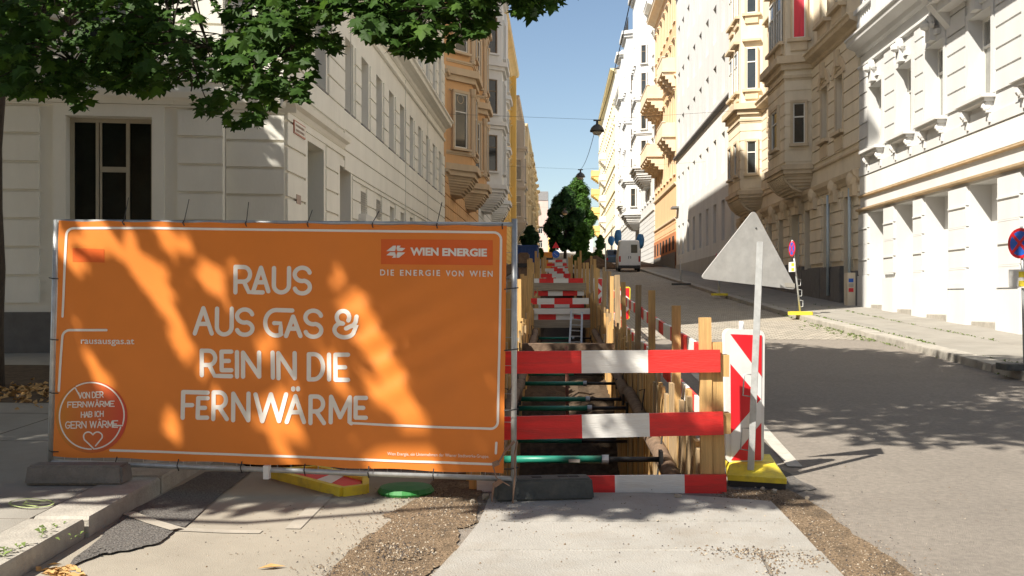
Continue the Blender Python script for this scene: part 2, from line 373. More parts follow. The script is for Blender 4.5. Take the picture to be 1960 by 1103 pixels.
blob('dirt_patch', [(1375, 938), (1512, 936), (1560, 965), (1625, 1015), (1715, 1075), (1790, 1140), (1600, 1140), (1580, 1075), (1520, 1010), (1475, 970), (1400, 958)], .010, M_grit)
blob('asphalt_patch', [(126, 1086), (236, 986), (336, 1016), (300, 1040), (250, 1052), (190, 1062)], .018, M_asphd, rough=.012)
blob('asphalt_patch', [(242, 982), (300, 952), (395, 903), (480, 903), (420, 950), (352, 1008)], .012, M_asphd, rough=.008)
blob('asphalt_patch', [(1420, 905), (1490, 895), (1560, 935), (1500, 945), (1420, 945)], .006, M_asphd, rough=.02)
# gravel grains scattered over the dirt
def grains(mb, spots, n, smin, smax, dz=.012, spread=18):
    for i in range(n):
        x, y, sx, sy = random.choice(spots)
        p = on_g(x + random.gauss(0, sx), y + random.gauss(0, sy), dz); s = rnd(smin, smax) * random.choice([.5, .7, 1, 1, 1.4])
        a = rnd(0, 6.28); q = []
        for k in range(4): t = a + k * 1.57 + rnd(-.3, .3); q.append(p + Vector((s * math.cos(t), s * math.sin(t), -s * .2)))
        t_ = p + Vector((rnd(-.3, .3) * s, rnd(-.3, .3) * s, s * rnd(.5, .9)))
        mb.add(q + [t_], [(0, 1, 4), (1, 2, 4), (2, 3, 4), (3, 0, 4)], random.choice([0, 0, 0, 0, 0, 1, 2, 2]))
gm = [mat('gravel_brown', (.18, .125, .075), .95, .3, 30, 0), mat('gravel_pale', (.40, .34, .26), .95, .2, 30, 0), mat('gravel_dark', (.06, .05, .045), .95, .3, 30, 0)]
mb = MB()
grains(mb, [(830, 960, 50, 14), (780, 1010, 45, 16), (740, 1060, 50, 18), (720, 1095, 60, 12), (860, 980, 30, 20)], 5200, .0025, .007)
grains(mb, [(790, 1055, 20, 7), (760, 1062, 18, 5), (745, 1050, 30, 5)], 900, .004, .009, .02)
grains(mb, [(1420, 950, 30, 8), (1480, 965, 40, 12), (1560, 1015, 35, 22), (1640, 1070, 45, 20), (1690, 1100, 50, 12)], 3400, .0025, .0065)
grains(mb, [(1455, 1063, 30, 6), (1480, 1085, 12, 18), (1400, 1055, 40, 5), (1550, 1070, 25, 8)], 700, .003, .008, .024)
grains(mb, [(1150, 1030, 260, 40), (1300, 990, 130, 25), (960, 975, 40, 18)], 500, .002, .007, .024)
grains(mb, [(500, 1040, 160, 30), (600, 1000, 90, 30), (1700, 980, 150, 60)], 420, .002, .006, .006)
setp(mb.build('loose_gravel', gm), 'loose gravel and grit scattered round the concrete slabs', 'gravel', kind='stuff')
# a few bigger lumps and a fallen leaf
for i, (x, y, s) in enumerate([(1298, 952, .028), (1482, 941, .022), (1460, 936, .016), (1545, 953, .016), (985, 962, .02), (930, 952, .03), (905, 960, .02)]):
    p = on_g(x, y, .02); mb = MB(); mb.lathe(p, [(s * .6, -.02), (s, s * .25), (s * .75, s * .65), (s * .3, s * .85)], 7)
    for k, v in enumerate(mb.v): mb.v[k] = v + Vector((rnd(-.3, .3) * s, rnd(-.3, .3) * s, rnd(-.1, .2) * s))
    b0 = E('stone', ['pale broken stone before the lowest red white board', 'small pale stone in front of the yellow sign foot, rightmost of two', 'small pale stone in front of the yellow sign foot, leftmost of two', 'small stone in the dirt right of the yellow sign foot', 'small stone against the front of the black fence foot', 'pale lump of rubble left of the black fence foot', 'smallest pale rubble lump left of the black fence foot'][i], 'stone', p, 'stones lying by the barrier')
    mb.build('stone_body', gm[1], b0, world=True)
p = on_g(520, 1087, .012)
setp(mesh('fallen_leaf', [p + Vector((-.075, -.02, 0)), p + Vector((0, -.022, .012)), p + Vector((.075, .025, .004)), p + Vector((-.01, .02, .02))], [(0, 1, 2, 3)], M_brownleaf), 'single dry brown leaf lying on the beige pavement', 'leaf')
mb = MB()
for i in range(60):
    p = on_g(115 + random.gauss(0, 18) , 1096 + random.gauss(0, 6), .01); a = rnd(0, 6.28); l = rnd(.02, .05); u = Vector((math.cos(a), math.sin(a), rnd(-.1, .3))) * l; v_ = Vector((-math.sin(a), math.cos(a), .3)) * l * .4
    mb.add([p - u, p - v_, p + u, p + v_ + Vector((0, 0, .01))], [(0, 1, 2, 3)])
for i in range(150):
    p = on_g(50 + random.gauss(0, 35), 752 + random.gauss(0, 12), .14); a = rnd(0, 6.28); l = rnd(.02, .06); u = Vector((math.cos(a), math.sin(a), rnd(-.1, .4))) * l; v_ = Vector((-math.sin(a), math.cos(a), .3)) * l * .5
    mb.add([p - u, p - v_, p + u, p + v_ + Vector((0, 0, .02))], [(0, 1, 2, 3)])
setp(mb.build('leaf_litter', M_brownleaf), 'dry leaf litter along the gutter and under the tree', 'leaf litter', kind='stuff')
# flat painted marks
def ribbon(name, pts, wpx, dz, m, parent=ground):
    """line painted on the ground: pts in photo pixels, width in metres"""
    P = [on_g(*p, dz) for p in pts]; v = []; f = []
    for i, p in enumerate(P):
        t = (P[min(i + 1, len(P) - 1)] - P[max(i - 1, 0)]); t.z = 0; t.normalize(); n_ = Vector((-t.y, t.x, 0)) * wpx / 2
        for q in (p - n_, p + n_): v.append((q.x, q.y, gz(q.y) + dz))
    for i in range(len(P) - 1): f.append((2 * i, 2 * i + 2, 2 * i + 3, 2 * i + 1))
    return mesh(name, v, f, m, parent)
ribbon('painted_line', [(245, 981), (290, 998), (338, 1012)], .085, .024, M_paintf)
ribbon('painted_line', [(342, 1013), (430, 1017), (500, 1018)], .075, .009, M_paintf)
ribbon('painted_line', [(628, 945), (560, 1012)], .10, .009, M_paintf)
ribbon('painted_line', [(1440, 800), (1475, 840), (1522, 893)], .12, .008, M_paintw)
ribbon('painted_line', [(1330, 715), (1362, 745)], .12, .008, M_paintw)
ell = [(60 + 42 * math.cos(t * .26), 963 + 8.5 * math.sin(t * .26)) for t in range(25)]
ribbon('sprayed_circle', ell, .015, .136, M_paintg, sub)
ribbon('sprayed_letter', [(88, 959), (52, 957), (45, 966), (70, 969)], .02, .137, M_paintg, sub)
ribbon('sprayed_letter', [(50, 962), (78, 964)], .02, .138, M_paintg, sub)
sheet('tree_pit', [-9.6, -7.5, -5.3], [11.3, 13, 15.2], .1265, M_soil, None, sub, None)
# ------------------------------------------------------------------ buildings
class Fac:
    """a facade: local x along it, y into the building, z up (world height)"""
    def __init__(s, parent, x, y, rot):
        s.p = parent; b = parent.location
        s.O = Vector((x, y, 0)); s.rot = rot
        s.W = Matrix.Translation((x, y, 0)) @ Matrix.Rotation(rot, 4, 'Z')
        s.M = Matrix.Translation((x - b.x, y - b.y, -b.z)) @ Matrix.Rotation(rot, 4, 'Z')
    def px(s, x, y, out=0):
        """photo pixel -> (along, height) on this facade (out metres in front of it)"""
        n = Vector((math.sin(s.rot), -math.cos(s.rot), 0)); r = ray(x, y)
        t = ((s.O + n * out - CAM).dot(n)) / r.dot(n); q = s.W.inverted() @ (CAM + r * t); return q.x, q.z
    def box(s, name, m, x0, x1, out, inn, z0, z1, parent=None):
        return box(name, parent or s.p, m, x0, x1, -out, inn, z0, z1, s.M)
    def build(s, mb, name, mats, parent=None, smooth=False):
        return mb.build(name, mats, parent or s.p, smooth, M=s.M)
def split(x0, x1, holes):
    segs = [(x0, x1)]
    for a, b in holes:
        nx = []
        for u, v in segs:
            if b <= u or a >= v: nx.append((u, v)); continue
            if a > u: nx.append((u, a))
            if b < v: nx.append((b, v))
        segs = nx
    return segs
def wall(F, name, m, x0, x1, z0, z1, holes, rev=.28, depth=9, parent=None, y=0):
    """wall sheet with real openings and reveals, with flanks and top so that it is a solid block"""
    xs = sorted({x0, x1} | {min(max(q, x0), x1) for h in holes for q in h[:2]}); zs = sorted({z0, z1} | {q for h in holes for q in h[2:4] if z0 < q < z1})
    mb = MB(); ix = {}
    for j in range(len(zs) - 1):
        for i in range(len(xs) - 1):
            cx_, cz_ = (xs[i] + xs[i + 1]) / 2, (zs[j] + zs[j + 1]) / 2
            if any(h[0] < cx_ < h[1] and h[2] < cz_ < h[3] for h in holes): continue
            mb.add([(xs[i], y, zs[j]), (xs[i + 1], y, zs[j]), (xs[i + 1], y, zs[j + 1]), (xs[i], y, zs[j + 1])], [(0, 1, 2, 3)])
    for h in holes:
        a, b, c, d_ = h[:4]; r_ = (h[4] if len(h) > 4 and h[4] else rev) + y
        mb.add([(a, y, c), (b, y, c), (b, y, d_), (a, y, d_), (a, r_, c), (b, r_, c), (b, r_, d_), (a, r_, d_)], [(0, 4, 5, 1), (1, 5, 6, 2), (2, 6, 7, 3), (3, 7, 4, 0)])
    if depth:
        mb.add([(x0, y, z0), (x0, depth, z0), (x0, depth, z1), (x0, y, z1)], [(0, 3, 2, 1)])
        mb.add([(x1, y, z0), (x1, depth, z0), (x1, depth, z1), (x1, y, z1)], [(0, 1, 2, 3)])
        mb.add([(x0, y, z1), (x1, y, z1), (x1, depth, z1), (x0, depth, z1)], [(0, 1, 2, 3)])
        mb.add([(x0, depth, z0), (x1, depth, z0), (x1, depth, z1), (x0, depth, z1)], [(3, 2, 1, 0)])
    return F.build(mb, name, m, parent)
_win = {}
def window(F, x0, x1, z0, z1, fm=M_frame, gm_=None, rev=.24, style='cross', parent=None, extra=None):
    """window > pane; the meshes are shared between windows of one size"""
    w_, h_ = round(x1 - x0, 2), round(z1 - z0, 2); gm_ = gm_ or (M_glass if random.random() < .72 else M_glass2)
    k = (w_, h_, fm.name, style)
    if k not in _win:
        mb = MB(); t = min(.07, w_ * .1)
        mb.box(0, t, 0, .06, 0, h_); mb.box(w_ - t, w_, 0, .06, 0, h_); mb.box(t, w_ - t, 0, .06, 0, t); mb.box(t, w_ - t, 0, .06, h_ - t, h_)
        if style in ('cross', 'T'): mb.box(t, w_ - t, .005, .055, h_ * .66 - .03, h_ * .66 + .03); mb.box(w_ / 2 - .03, w_ / 2 + .03, .01, .05, t, h_ * .66 - .03)
        if style == 'bars': mb.box(t, w_ - t, .005, .055, h_ * .66 - .025, h_ * .66 + .025)
        if style == 'three':
            mb.box(w_ * .30, w_ * .30 + .05, .0, .055, t, h_ - t); mb.box(w_ * .345, w_ * .345 + .035, .01, .05, t, h_ - t); mb.box(w_ * .655, w_ * .655 + .06, 0, .055, t, h_ - t); mb.box(w_ * .36, w_ * .655, .0, .05, h_ * .70 - .045, h_ * .70 + .045)
        me = bpy.data.meshes.new('window'); me.from_pydata([tuple(q) for q in mb.v], [], mb.f); me.materials.append(fm)
        _win[k] = me
    kp = (w_, h_, gm_.name)
    if kp not in _win:
        me = bpy.data.meshes.new('pane'); me.from_pydata([(.02, .04, .02), (w_ - .02, .04, .02), (w_ - .02, .04, h_ - .02), (.02, .04, h_ - .02)], [], [(0, 1, 2, 3)]); me.materials.append(gm_); _win[kp] = me
    o = link('window', _win[k], parent or F.p, F.M @ Matrix.Translation((x0, rev - .06, z0)))
    link('pane', _win[kp], o)
    return o
def cornice(F, m, x0, x1, z, prof, name='cornice', parent=None):
    """prof: list of (out, dz) from the bottom up; extruded along the facade"""
    pts = [(-.0, prof[0][1])] + prof + [(-.0, prof[-1][1])]; n = len(pts); mb = MB()
    v = [(x0, -o_ + .004, z + d_) for o_, d_ in pts] + [(x1, -o_ + .004, z + d_) for o_, d_ in pts]
    f = [(i, i + 1, n + i + 1, n + i) for i in range(n - 1)] + [tuple(range(n))[::-1], tuple(range(n, 2 * n))]
    f = [tuple(reversed(q)) for q in f]
    mb.add(v, f); return F.build(mb, name, m, parent)
BIG = [(.03, 0), (.08, .05), (.10, .14), (.22, .2), (.34, .24), (.36, .36), (.42, .4), (.42, .46)]
MID = [(.02, 0), (.05, .04), (.07, .10), (.16, .14), (.18, .22), (.18, .25)]
SLIM = [(.04, 0), (.08, .03), (.08, .09), (.05, .11)]
def blocks(F, par, m, x0, x1, z0, z1, course, holes, out=.03, gap=.028, ln=None, name='stone_block'):
    z = z0; r_ = 0
    while z < z1 - .05:
        zt = min(z + course, z1)
        for a, b in split(x0, x1, [(h[0] - h[5] if len(h) > 5 else h[0] - .12, h[1] + (h[5] if len(h) > 5 else .12)) for h in holes if h[2] < zt - .04 and h[3] + .1 > z + .04]):
            if ln:
                k = max(1, round((b - a) / ln)); e = [a + (b - a) * i / k for i in range(k + 1)]
            else: e = [a, b]
            for i in range(len(e) - 1):
                if e[i + 1] - e[i] > .12: F.box(name, m, e[i] + (gap / 2 if ln else 0), e[i + 1] - (gap / 2 if ln else 0), out, .0, z + gap / 2, zt - gap / 2, par)
        z = zt; r_ += 1
def sill(F, m, x0, x1, z, out=.14, th=.08, name='sill', parent=None): return F.box(name, m, x0, x1, out, .05, z - th, z, parent)
def hood(F, m, x0, x1, z, out=.2, parent=None):
    mb = MB(); mb.box(x0, x1, -out, .0, z, z + .07); mb.box(x0 + .05, x1 - .05, -out * .6, 0, z - .12, z); F.build(mb, 'window_hood', m, parent)
def surround(F, m, x0, x1, z0, z1, t=.13, out=.04, parent=None):
    mb = MB(); mb.box(x0 - t, x0, -out, 0, z0, z1); mb.box(x1, x1 + t, -out, 0, z0, z1); mb.box(x0 - t, x1 + t, -out, 0, z1, z1 + t); F.build(mb, 'window_surround', m, parent)
def roof(F, m, x0, x1, z, h_, depth=9, set_=2.2, name='roof'):
    mb = MB(); mb.add([(x0, -.1, z), (x1, -.1, z), (x1, depth, z), (x0, depth, z), (x0, set_, z + h_), (x1, set_, z + h_), (x1, depth, z + h_), (x0, depth, z + h_)], [(0, 1, 5, 4), (4, 5, 6, 7), (0, 4, 7, 3), (1, 2, 6, 5), (2, 3, 7, 6)])
    return F.build(mb, name, m)
def plan(x0, x1, p, c, d_=0): return [(x0 - d_, 0), (x0 + c - d_ * .4, -p - d_), (x1 - c + d_ * .4, -p - d_), (x1 + d_, 0)]
def oriel(F, m, mt, x0, x1, p, c, z0, z1, rows, cors, corbel=.9, fm=M_frame, pane=None, name='oriel', fr=.30, grooves=None, sash=.5):
    """bay window: body, corbel, cornices, windows on its faces"""
    mb = MB(); pl = plan(x0, x1, p, c); mb.prism(pl, z0, z1); o = F.build(mb, name, m)
    mb = MB(); steps = 9
    for k in range(steps):
        t0, t1 = k / steps, (k + 1) / steps; sh = .35 + .65 * math.sin(t1 * 1.57)
        cx_ = (x0 + x1) / 2; pp = [(cx_ + (q[0] - cx_) * (.55 + .45 * math.sin(t1 * 1.57)), q[1] * sh) for q in plan(x0, x1, p + .05, c)]
        mb.prism(pp, z0 - corbel + corbel * t0, z0 - corbel + corbel * t1 - .001)
    F.build(mb, 'corbel', mt, o)
    for z, hh, dd in cors:
        mb = MB(); mb.prism(plan(x0, x1, p, c, dd * .5), z, z + hh * .45); mb.prism(plan(x0, x1, p, c, dd), z + hh * .45, z + hh); F.build(mb, 'oriel_cornice', mt, o)
    faces = [(Vector(pl[i]), Vector(pl[i + 1])) for i in range(3)]
    for zb, zt in rows:
        for a, b in faces:
            L_ = (b - a).length; 
            if L_ < .5: continue
            n_ = max(1, int(L_ / 1.6)); ang = math.atan2(b.y - a.y, b.x - a.x)
            for i in range(n_):
                ww = min(L_ / n_ * sash, 1.1); cx_ = L_ * (i + .5) / n_
                G = Fac.__new__(Fac); G.p = o; G.M = F.M @ Matrix.Translation((a.x, a.y, 0)) @ Matrix.Rotation(ang, 4, 'Z')
                wd = window(G, cx_ - ww / 2, cx_ + ww / 2, zb, zt, fm, pane, rev=-.03, style='bars', parent=o)
                mb = MB(); x_0, x_1 = cx_ - ww / 2, cx_ + ww / 2; t = min(.12, L_ * .1)
                mb.box(x_0 - t, x_0, -.13, 0, zb, zt); mb.box(x_1, x_1 + t, -.13, 0, zb, zt); mb.box(x_0 - t, x_1 + t, -.14, 0, zt, zt + t); mb.box(x_0 - t * 1.4, x_1 + t * 1.4, -.2, 0, zb - .1, zb)
                G.build(mb, 'window_surround', mt, o)
            if grooves:
                z = zb - .35
    if grooves:
        for z in grooves:
            mb = MB()
            mb.prism(plan(x0, x1, p, c, .03), z[0], z[1]); F.build(mb, 'stone_course', m, o)
    return o
def left_fac(name, label, Y0, X=XL): e = E(name, label, 'building', (X, Y0, gz(Y0) - .1), 'houses along the street'); return Fac(e, X, Y0, R(90))
def right_fac(name, label, Y1, X=XR): e = E(name, label, 'building', (X, Y1, gz(Y1) - .1), 'houses along the street'); return Fac(e, X, Y1, R(-90))

# ---- A: cream corner house on the left
YC = on_x(545, 400, XL).y
F = left_fac('corner_house', 'cream white corner house with grooved stucco behind the orange banner', YC)
FA = F; LA = 43.8 - YC
wl = [20.4, 23.3] + [25.25 + 2.06 * i for i in range(9)]
up = [(y - YC, y - YC + 1.05, 5.95, 7.63) for y in wl]
up2 = [(y - YC, y - YC + 1.05, 9.3, 11.5) for y in wl]; up3 = [(y - YC, y - YC + 1.05, 12.9, 15.1) for y in wl]
s1a, z1 = F.px(586, 269); s1b, _ = F.px(617, 300); s2a, z2 = F.px(648, 316); s2b, _ = F.px(669, 330)
door = (s1a, s1b, .9, z1, .42, .16); wsm = (s2a, s2b, 2.4, z2, .3, .16)
v1 = (*[F.px(687.7, 363)[0], F.px(699, 400)[0]], 3.75, 4.33, .12, .05); v2 = (*[F.px(717.5, 380)[0], F.px(727.5, 400)[0]], 3.8, 4.33, .12, .05)
sm = [(y - YC, y - YC + .95, 3.5, 4.33, .25, .08) for y in (29.5, 31.5, 33.5, 35.6, 37.7, 39.8, 41.9)]
holes = up + up2 + up3 + [door, wsm, v1, v2] + sm
W = wall(F, 'wall', P_white, 0, LA, -1, 27.4, holes, .3, 8)
wall(F, 'attic_wall', P_white, 0, 9.6, 27.4, 32.6, [], .3, 8)
blocks(F, W, P_white, .012, 5.0, 1.7, 5.02, .45, [door, wsm], .05, .045)
blocks(F, W, P_white, 5.0, LA, 2.2, 4.57, .45, [wsm, v1, v2] + sm, .045, .042)
blocks(F, W, P_white, 5.0, LA, 4.57, 5.93, .453, [], .045, .042)
blocks(F, W, P_white, .012, 5.0, 5.45, 5.93, .48, [], .045, .042)
blocks(F, W, P_white, .012, LA, 5.93, 7.63, .425, up, .045, .042)
blocks(F, W, P_white, .012, LA, 9.3, 11.5, .44, up2, .045, .042)
for a in up: window(F, *a[:4], M_frame, rev=.3); sill(F, M_roof, a[0] - .03, a[1] + .03, a[2] + .005, .05, .035)
for a in up2 + up3: window(F, *a[:4], M_frame, rev=.3)
cornice(F, P_white, -.3, 5.05, 5.04, MID); cornice(F, P_white, -.3, LA, 8.62, BIG); cornice(F, P_white, -.3, LA, 8.25, SLIM, 'string_course')
cornice(F, P_white, -.4, LA, 26.9, BIG)
o = F.box('entrance_door', M_greenf, door[0], door[1], -.36, .44, door[2], door[3]); F.box('door_glass', M_glass, door[0] + .2, door[1] - .15, -.345, .36, 2.0, door[3] - .25, o) if 0 else None
mb = MB(); mb.box(door[0] + .12, door[1] - .12, .345, .36, 2.1, door[3] - .3); F.build(mb, 'door_pane', M_glass)
mb = MB(); mb.box(door[0], door[0] + .08, .3, .36, 1, door[3]); mb.box(door[0] + .5, door[0] + .56, .32, .36, 1, door[3]); F.build(mb, 'door_frame', M_greenf)
surround(F, P_white, door[0], door[1], 1, door[3], .16, .03); surround(F, P_white, wsm[0], wsm[1], 2.4, wsm[3], .16, .03)
window(F, *wsm[:4], M_frameG, M_glass, rev=.3, style='T')
for a in sm: window(F, *a[:4], M_frame, rev=.24, style='plain')
for a in (v1, v2):
    o = F.box('vent_back', M_dark, a[0], a[1], -.1, .14, a[2], a[3]); k = 0; z = a[2] + .03
    while z < a[3] - .03: 
        mb = MB(); mb.beam((a[0], .0, z), (a[1], .0, z), .09, .012, up=Vector((0, .6, .8))); F.build(mb, 'vent_slat', M_louver); z += .055
F.box('wall_box', P_greyw, F.px(683, 415)[0], F.px(705, 415)[0], .22, 0, 3.3, 3.72)
# street name plate and number plate
sa, za = F.px(556, 229); sb, zb = F.px(578, 268)
pl = F.box('street_name_plate', mat('plate_red', (.42, .12, .07), .4, .05, 4, 0), sa, sb, .07, -.04, zb + .0, za + .0)
F.box('plate_field', mat('plate_white', (.74, .70, .62), .4, .05, 4, 0), sa + .03, sb - .03, .075, -.065, zb + .025, za - .025, pl).parent = F.p
def text_verts(s, bold=0.0, space=1.0):
    cu = bpy.data.curves.new('lettering', 'FONT'); cu.body = s; cu.offset = bold; cu.space_character = space; cu.resolution_u = 3
    o_ = bpy.data.objects.new('lettering_tmp', cu); COL.objects.link(o_); dg = bpy.context.evaluated_depsgraph_get()
    me = bpy.data.meshes.new_from_object(o_.evaluated_get(dg)); v = [q.co.copy() for q in me.vertices]; f = [tuple(q.vertices) for q in me.polygons]
    bpy.data.objects.remove(o_); bpy.data.meshes.remove(me); bpy.data.curves.remove(cu)
    x0 = min(q.x for q in v); x1 = max(q.x for q in v); y0 = min(q.y for q in v); y1 = max(q.y for q in v)
    return [((q.x - x0) / (x1 - x0), (q.y - y0) / (y1 - y0)) for q in v], f
mb = MB()
for i in range(2):      # two rows of lettering too blurred to read: plain strokes
    hh = (za - zb - .07) / 2; z0 = za - .035 - (i + 1) * hh; x = sa + .09
    while x < sb - .12:
        w_ = rnd(.02, .035); mb.add([(x, -.079, z0 + .015), (x + w_, -.079, z0 + .015), (x + w_, -.079, z0 + hh * rnd(.55, .75)), (x, -.079, z0 + hh * .7)], [(0, 1, 2, 3)]); x += w_ + rnd(.012, .03)
F.build(mb, 'plate_lettering', mat('plate_letter', (.30, .16, .11), .5, 0, 1, 0))
sa, za = F.px(562, 372); sb, zb = F.px(570, 392)
F.box('house_number_plate', mat('plate_brown', (.33, .22, .17), .4, .1, 4, 0), sa, sb, .06, -.03, zb, za)
roof(F, M_roof, 9.6, LA, 27.5, .8, 8, 1.2); roof(F, M_roof, 0, 9.6, 32.7, 1, 8, 2)
# hanging cables on the corner house facade
for X0, za, zb in ((5.6, 5.9, 9.2), (14.2, 3.2, 8.5), (19.8, 3.2, 8.6)):
    mb = MB(); mb.tube([(X0, -.05, za), (X0 + .02, -.05, zb)], .012, 5); F.build(mb, 'facade_cable', M_louver)
# A front, facing the side street
ROT = R(10.5); cf = Vector((XL, YC)); LF = 15.0
o_ = cf - Vector((math.cos(ROT), math.sin(ROT))) * LF
G = Fac(F.p, o_.x, o_.y, ROT)
xs1 = G.px(432, 300)[0]
fw = (G.px(137, 300)[0], G.px(299, 300)[0], 1.9, G.px(200, 229)[1], .28, .42)
fw2 = (fw[0] + .1, fw[1] - .1, 5.95, 7.63)
fw3 = (fw[0] - 4.6, fw[1] - 4.6, *fw[2:]); fw4 = (fw2[0] - 4.6, fw2[1] - 4.6, 5.95, 7.63)
W2 = wall(G, 'wall', P_white, 0, xs1, -1, 32.6, [fw, fw2, fw3, fw4], .28, 0, y=-.32)
mb = MB(); mb.add([(xs1, -.32, -1), (xs1, 0, -1), (xs1, 0, 32.6), (xs1, -.32, 32.6)], [(0, 1, 2, 3)]); G.build(mb, 'wall_return', P_white)
W3 = wall(G, 'wall', P_white, xs1, LF, -1, 32.6, [], .28, 0)
G2 = Fac(F.p, o_.x + math.sin(ROT) * .32, o_.y - math.cos(ROT) * .32, ROT)
blocks(G2, W2, P_white, 0, xs1 - .004, 1.62, 5.02 - .0, .475, [fw, fw3], .055, .05)
blocks(G, W3, P_white, xs1 + .01, LF - .01, 1.62, 5.02, .475, [], .055, .05)
blocks(G2, W2, P_white, 0, xs1 - .004, 5.4, 8.4, .5, [fw2, fw4], .045, .045)
blocks(G, W3, P_white, xs1 + .01, LF - .01, 5.4, 8.4, .5, [], .045, .045)
cornice(G2, P_white, 0, xs1 + .05, 4.98, MID); cornice(G, P_white, xs1, LF + .2, 4.98, MID); cornice(G2, P_white, 0, LF + .3, 8.62, BIG)
pt = G.px(50, 597)[1]
G2.box('plinth', M_plinth, 0, xs1 + .02, .05, 0, 0, pt); G.box('plinth', M_plinth, xs1, LF + .05, .05, .1, 0, pt)
F.box('plinth', M_plinth, -.0, door[0] - .2, .045, .0, 0, 1.75)
for q in (fw, fw3):
    window(G2, *q[:4], M_frameG, M_glassD, rev=.28, style='three'); surround(G2, P_white, q[0], q[1], 1.9, q[3], .2, .05); sill(G2, P_white, q[0] - .2, q[1] + .2, 1.9)
    G2.box('window_head', P_white, q[0] - .34, q[1] + .34, .07, 0, q[3] + .215, q[3] + .42, W2)
for q in (fw2, fw4): window(G2, *q[:4], M_frame, rev=.28)

# ---- generic house on either side
def house(F, L_, m, mt, top, rows, n, ww=1.1, base=None, base_z=None, strings=(), fm=M_frame, rev=.22, base_course=.5, z_bot=0, hoods=True, big=True, plinth=None, roof_h=2.2, off=0, block_ln=1.1, sills=True):
    pit = L_ / n; cols = [(pit * (i + .5) - ww / 2 + off, pit * (i + .5) + ww / 2 + off) for i in range(n)]
    holes = [(a, b, zb, zt) for zb, zt in rows for a, b in cols if a > .1 and b < L_ - .1]
    Wl = wall(F, 'wall', m, 0, L_, z_bot, top, holes, rev, 9)
    for h_ in holes:
        window(F, *h_, fm, rev=rev)
        if sills: sill(F, mt, h_[0] - .12, h_[1] + .12, h_[2], .12, .09, parent=Wl)
        if hoods and h_[2] > (base_z or 0): hood(F, mt, h_[0] - .18, h_[1] + .18, h_[3] + .16, .2, Wl); surround(F, mt, h_[0], h_[1], h_[2], h_[3], .12, .035, Wl)
    if base:
        zs = [h_ for h_ in holes if h_[2] < base_z]
        blocks(F, Wl, base, 0.0, L_, z_bot + .6, base_z, base_course, zs, .06, .05, block_ln)
        cornice(F, mt, 0, L_, base_z, MID, 'string_course')
    for z in strings: cornice(F, mt, 0, L_, z, MID, 'string_course')
    if big: cornice(F, mt, -.2, L_ + .2, top - .45, [(.1, 0), (.25, .15), (.5, .3), (.75, .38), (.78, .55), (.85, .62)])
    if plinth: F.box('plinth', M_plinth, 0, L_, .09, 0, z_bot, plinth)
    roof(F, M_roof, 0, L_, top + .15, roof_h)
    return Wl
def floors(z, n, step, h_): return [(z + i * step, z + i * step + h_) for i in range(n)]
# B ochre house with bays
F = left_fac('ochre_house', 'ochre stucco house with stacked bay windows beside the cream corner house', 43.85)
house(F, 18.4, P_ochre, P_ochreT, 27.5, floors(8.2, 4, 4.1, 2.3), 5, 1.1, P_ochre, 6.9, (11.1,), plinth=2.6, z_bot=1, roof_h=1.6)
for a in (1.0, 8.6):
    oriel(F, P_ochre, P_ochreT, a, a + 4.6, 1.0, 1.3, 7.2, 24, [(8.2, 10.6), (12.4, 14.8), (16.4, 18.8)], [(7.0, .5, .25), (7.9, .16, .1), (11.1, .55, .32), (11.9, .14, .1), (15.2, .5, .28), (19.2, .5, .28)], .95, M_frame, M_glass)
    for zz in (7.9, 12.0, 16.0):
        for px_ in plan(a, a + 4.6, 1.0, 1.3)[1:3]:
            mb = MB(); mb.lathe((px_[0], px_[1], zz), [(.17, 0), (.17, .15), (.12, .2), (.105, 2.6), (.17, 2.75), (.19, 3.0)], 8); F.build(mb, 'column', P_ochreT, smooth=False)
    c0, c1 = Vector(plan(a, a + 4.6, 1.0, 1.3)[0]), Vector(plan(a, a + 4.6, 1.0, 1.3)[1]); mid = (c0 + c1) / 2; nn = Vector(((c1 - c0).y, -(c1 - c0).x)).normalized()
    mb = MB(); mb.lathe((mid.x + nn.x * -.02, mid.y, 11.05 - .7 + .0), [(.10, 0), (.14, .05), (.2, .06), (.22, .0)], 14, axis=(nn.x, nn.y, 0)); F.build(mb, 'round_medallion', P_ochreT)
# C grey white house with a bay
F = left_fac('pale_bay_house', 'pale grey white house with a tall bay, between ochre and yellow houses', 62.35)
house(F, 18.5, P_greyw, P_greyw, 25.5, floors(8.6, 4, 3.9, 2.2), 6, 1.1, P_greyw, 7.4, (12, 15.9), plinth=3.6, z_bot=2, roof_h=1.6)
oriel(F, P_greyw, P_greyw, .9, 5.6, 1.35, 1.0, 8.2, 23, [(9.4, 11.6), (12.9, 15.0), (16.6, 18.8)], [(8.1, .5, .3), (12.0, .45, .3), (15.6, .5, .35), (20, .4, .3)], 1.2, M_frameB, M_glass)
oriel(F, P_greyw, P_greyw, 11.5, 16.0, 1.1, 1.0, 8.2, 22, [(9.4, 11.6), (12.9, 15.0), (16.6, 18.8)], [(8.1, .5, .3), (12.0, .45, .3), (15.6, .5, .35)], 1.2, M_frameB, M_glass)
# D yellow house
F = left_fac('yellow_house', 'yellow house with blocky rusticated base in the left row', 80.9)
house(F, 26.3, P_yellow, P_yellowT, 24.3, floors(8.9, 4, 3.9, 2.1), 9, 1.2, P_yellow, 11.6, (15.4,), plinth=4.8, z_bot=2.5, roof_h=1.2)
F.box('pilaster', P_yellow, 24.6, 25.9, .55, 0, 3, 24); F.box('pilaster', P_yellow, .1, 1.0, .3, 0, 3, 24)
